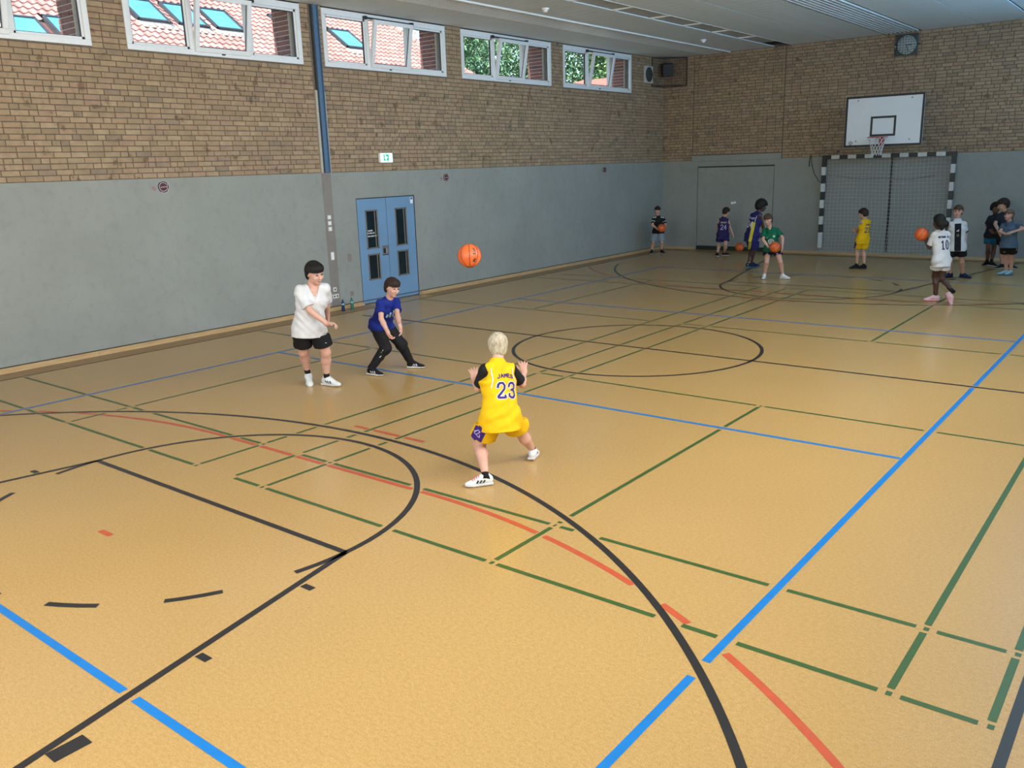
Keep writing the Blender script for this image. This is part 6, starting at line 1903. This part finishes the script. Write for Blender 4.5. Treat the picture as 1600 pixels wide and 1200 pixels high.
add_person('blue', 'boy in a royal blue T-shirt and black tracksuit trousers crouching by the door', dict(near=True, skin='fair', hair=('bowl', 'brown'), face=(38, 12, 4), smile=0.0, build=0.98,
    top=dict(mat=c_blue, inf=0.012, hem=0.035, sleeve=0.66, flare=0.012, neckr=0.040, fold=0.008), bottom=dict(mat=c_black, long=True, inf=0.010, fold=0.008),
    shoe=dict(mat=sh_black, sole=s_white, stripe=c_white), prints=pr_blue,
    handR=dict(d=r_*0.30+t_*0.2-U_*0.9, pn=r_*0.9-t_*0.1+U_*0.2, th=t_, curl=0.95), handL=dict(d=-U_+r_*0.2+t_*0.15, pn=-r_, th=t_, curl=0.55)))
t_, r_, _ = cam_dirs('yellow')
add_person('yellow', 'blond boy seen from behind in a yellow number 23 jersey over black sleeves', dict(near=True, skin='fair', hair=('short', 'blond'), face=(186, 6, 0), build=1.04,
    top=dict(mat=c_yel, inf=0.016, hem=0.085, tank=True, under=c_black, flare=0.016, neckr=0.041, fold=0.009), bottom=dict(mat=c_yel, len=0.70, inf=0.018, flare=0.030, ov=0.045),
    sock=dict(mat=k_black, len=0.075), shoe=dict(mat=sh_white, sole=s_white, stripe=s_black, lace=m_pinklace), prints=pr_yellow,
    handL=dict(d=U_*0.8-t_*0.6-r_*0.15, pn=-t_*0.8-U_*0.3, th=r_, curl=0.35, spread=0.3), handR=dict(d=U_*0.8-t_*0.6, pn=-t_*0.8-U_*0.3, th=-r_, curl=0.35, spread=0.3)))
t_, r_, _ = cam_dirs('black')
add_person('black', 'boy in black shirt with white shoulder stripes and pale shorts in far left corner', dict(skin='fair', hair=('bowl', 'brown'), face=(8, 6, 0), build=0.98,
    top=dict(mat=c_black, hem=0.05, sleeve=0.72), bottom=dict(mat=c_lblue, len=0.98, inf=0.016, flare=0.012), sock=dict(mat=k_black, len=0.05), shoe=dict(mat=sh_black, sole=s_white), prints=pr_black,
    handR=dict(d=r_*0.8+t_*0.4-U_*0.2, pn=U_*0.7+t_*0.3, th=t_, curl=0.35), handL=dict(d=-r_*0.4+t_*0.6-U_*0.5, pn=-r_*0.8+U_*0.2, th=t_, curl=0.35)))
t_, r_, _ = cam_dirs('purple')
add_person('purple', 'boy in a dark purple jersey seen from behind, dribbling in front of the grey gate', dict(skin='fair', hair=('full', 'brown'), face=(140, 14, 0), build=0.98,
    top=dict(mat=c_dpur, hem=0.09, tank=True, inf=0.018, flare=0.018), bottom=dict(mat=c_navy, len=0.66, inf=0.018, flare=0.02), shoe=dict(mat=sh_black, sole=s_white), sock=dict(mat=k_black, len=0.04),
    prints=pr_back('24', 'BRYANT', c_lilac, c_gold, 0.13, 0.06, 0.03, 0.055, 0.009, 0.035, 0.02, 0.008, 0.006), handR=dict(d=-U_+r_*0.4, pn=-U_*0.3-r_, th=-t_, curl=0.25)))
t_, r_, _ = cam_dirs('tall')
add_person('tall', 'tall player in a purple and yellow number 24 basketball kit turned away', dict(skin='dark', hair=('afro', 'black'), face=(120, 12, 0), build=0.98,
    top=dict(mat=c_navy, hem=0.10, tank=True, inf=0.020, flare=0.020), bottom=dict(mat=c_navy, len=0.94, inf=0.022, flare=0.020), sock=dict(mat=k_gold, len=0.085), shoe=dict(mat=sh_navy, sole=s_blue), prints=pr_tall, handR=dict(curl=0.4)))
t_, r_, _ = cam_dirs('green')
add_person('green', 'smiling boy in a green football shirt holding a ball at his waist', dict(skin='fair', hair=('full', 'mid'), face=(-22, 10, -6), smile=0.9, build=0.96,
    top=dict(mat=c_green, hem=0.05, sleeve=0.70, vneck=0.05, inf=0.014), bottom=dict(mat=c_dgreen, len=0.50, inf=0.014), sock=dict(mat=k_white, len=0.035), shoe=dict(mat=sh_white, sole=s_white), prints=pr_green,
    handR=dict(d=r_*0.9+t_*0.3, pn=U_*0.5-t_*0.1+r_*0.3, th=t_, curl=0.35), handL=dict(d=-U_*0.9, pn=-r_, th=t_, curl=0.3)))
t_, r_, _ = cam_dirs('yfar')
add_person('yfar', 'dark-haired boy in a yellow number 23 jersey standing in front of the goal net', dict(skin='tan', hair=('full', 'brown'), face=(-125, 10, 0), build=0.92,
    top=dict(mat=c_yel, hem=0.085, tank=True, inf=0.016, flare=0.014), bottom=dict(mat=c_yel, len=0.74, inf=0.018, flare=0.022, ov=0.04), shoe=dict(mat=sh_black, sole=s_black), sock=dict(mat=k_black, len=0.03),
    prints=lambda o: (pr_back('23', 'JAMES', c_pur, c_pur, 0.115, 0.058, 0.036, 0.055, 0.009, 0.03, 0.02, 0.009, 0.0045, 0.01)(o), pr_yfar_side(o)), handL=dict(d=-r_*0.8-t_*0.3+U_*0.3, pn=U_*0.3-t_*0.8, th=U_, curl=0.5)))
t_, r_, _ = cam_dirs('ten')
add_person('ten', 'player with a hair bun in a white number 10 kit holding up a ball', dict(skin='dark', hair=('bun', 'black'), face=(-150, 4, 0), bunside=-0.035, build=0.86,
    top=dict(mat=c_white, hem=0.075, sleeve=0.78, inf=0.018, flare=0.014), bottom=dict(mat=c_white, len=0.50, inf=0.018, flare=0.02), sock=dict(mat=k_black, len=0.07), shoe=dict(mat=sh_pink, sole=s_pink), pitchR=66,
    prints=pr_back('10', 'NEYMAR JR', C_('navy_print', 0.012, 0.02, 0.06), C_('navy_print', 0.012, 0.02, 0.06), 0.15, 0.05, 0.035, 0.045, 0.010, 0.032, 0.015, 0.008, 0.0045),
    handL=dict(d=U_*0.7-r_*0.5-t_*0.3, pn=-r_*0.5-t_*0.3-U_*0.2, th=r_, curl=0.3), handR=dict(d=-r_*0.8+U_*0.3, pn=-r_*0.3+U_*0.5, th=U_, curl=0.35)))
t_, r_, _ = cam_dirs('germany')
add_person('germany', 'boy in white shirt with wide black centre stripe and black shorts near goal post', dict(skin='fair', hair=('short', 'mid'), face=(-8, 2, 2), build=0.88,
    top=dict(mat=c_white, hem=0.065, sleeve=0.74, inf=0.016), bottom=dict(mat=c_black, len=0.62, inf=0.016, flare=0.018), shoe=dict(mat=sh_navy, sole=s_black), prints=pr_germany,
    handR=dict(curl=0.5), handL=dict(curl=0.5)))
t_, r_, _ = cam_dirs('dark')
add_person('dark', 'boy in a dark T-shirt and bright blue shorts leaning at the end wall', dict(skin='brown', hair=('full', 'black'), face=(55, 14, 6), build=0.92,
    top=dict(mat=c_dark, hem=0.045, sleeve=0.75, inf=0.018), bottom=dict(mat=c_teal, len=0.60, inf=0.016, flare=0.018), sock=dict(mat=k_black, len=0.05), shoe=dict(mat=sh_black, sole=s_white), prints=pr_dark,
    handR=dict(curl=0.4), handL=dict(curl=0.4)))
add_person('behind', 'tallest boy of the right-hand group, standing behind the two others', dict(skin='tan', hair=('full', 'brown'), face=(-75, 10, 0), build=0.95,
    top=dict(mat=c_dark, hem=0.06, sleeve=0.72, inf=0.014), bottom=dict(mat=c_black, len=0.62, inf=0.016), shoe=dict(mat=sh_black, sole=s_white), handR=dict(curl=0.4), handL=dict(curl=0.4)))
t_, r_, _ = cam_dirs('grey')
add_person('grey', 'boy in blue-grey T-shirt and black shorts with one elbow stretched out to the right', dict(skin='fair', hair=('short', 'fairbrown'), face=(-28, -4, 8), build=0.93,
    top=dict(mat=c_grey, hem=0.055, sleeve=0.62, inf=0.018, flare=0.016), bottom=dict(mat=c_black, len=0.66, inf=0.018, flare=0.02), shoe=dict(mat=sh_mint, sole=s_blue), prints=pr_grey,
    handL=dict(d=-r_*0.9-U_*0.15+t_*0.2, pn=-U_, th=t_, curl=0.4), handR=dict(d=r_*0.6+t_*0.3, pn=U_, th=t_, curl=0.5)))

# ------------------------------------------------------------------ balls in play
basketball((-5.853, 11.556, 0.782), 0.12, 'orange basketball held by the boy with the pale shorts', (0.3, 0.4, 0.1))
basketball((-3.605, 11.881, 0.28), 0.12, 'orange basketball bouncing in front of the dark gate skirt', (0.6, 0.1, 0.5))
basketball((-0.957, 7.698, 0.742), 0.12, 'orange basketball held by the boy in the green shirt', (0.2, 0.9, 0.3))
basketball((2.364, 6.202, 1.215), 0.12, 'orange basketball raised on the left hand of the number 10 player', (0.5, 0.3, 1.0))
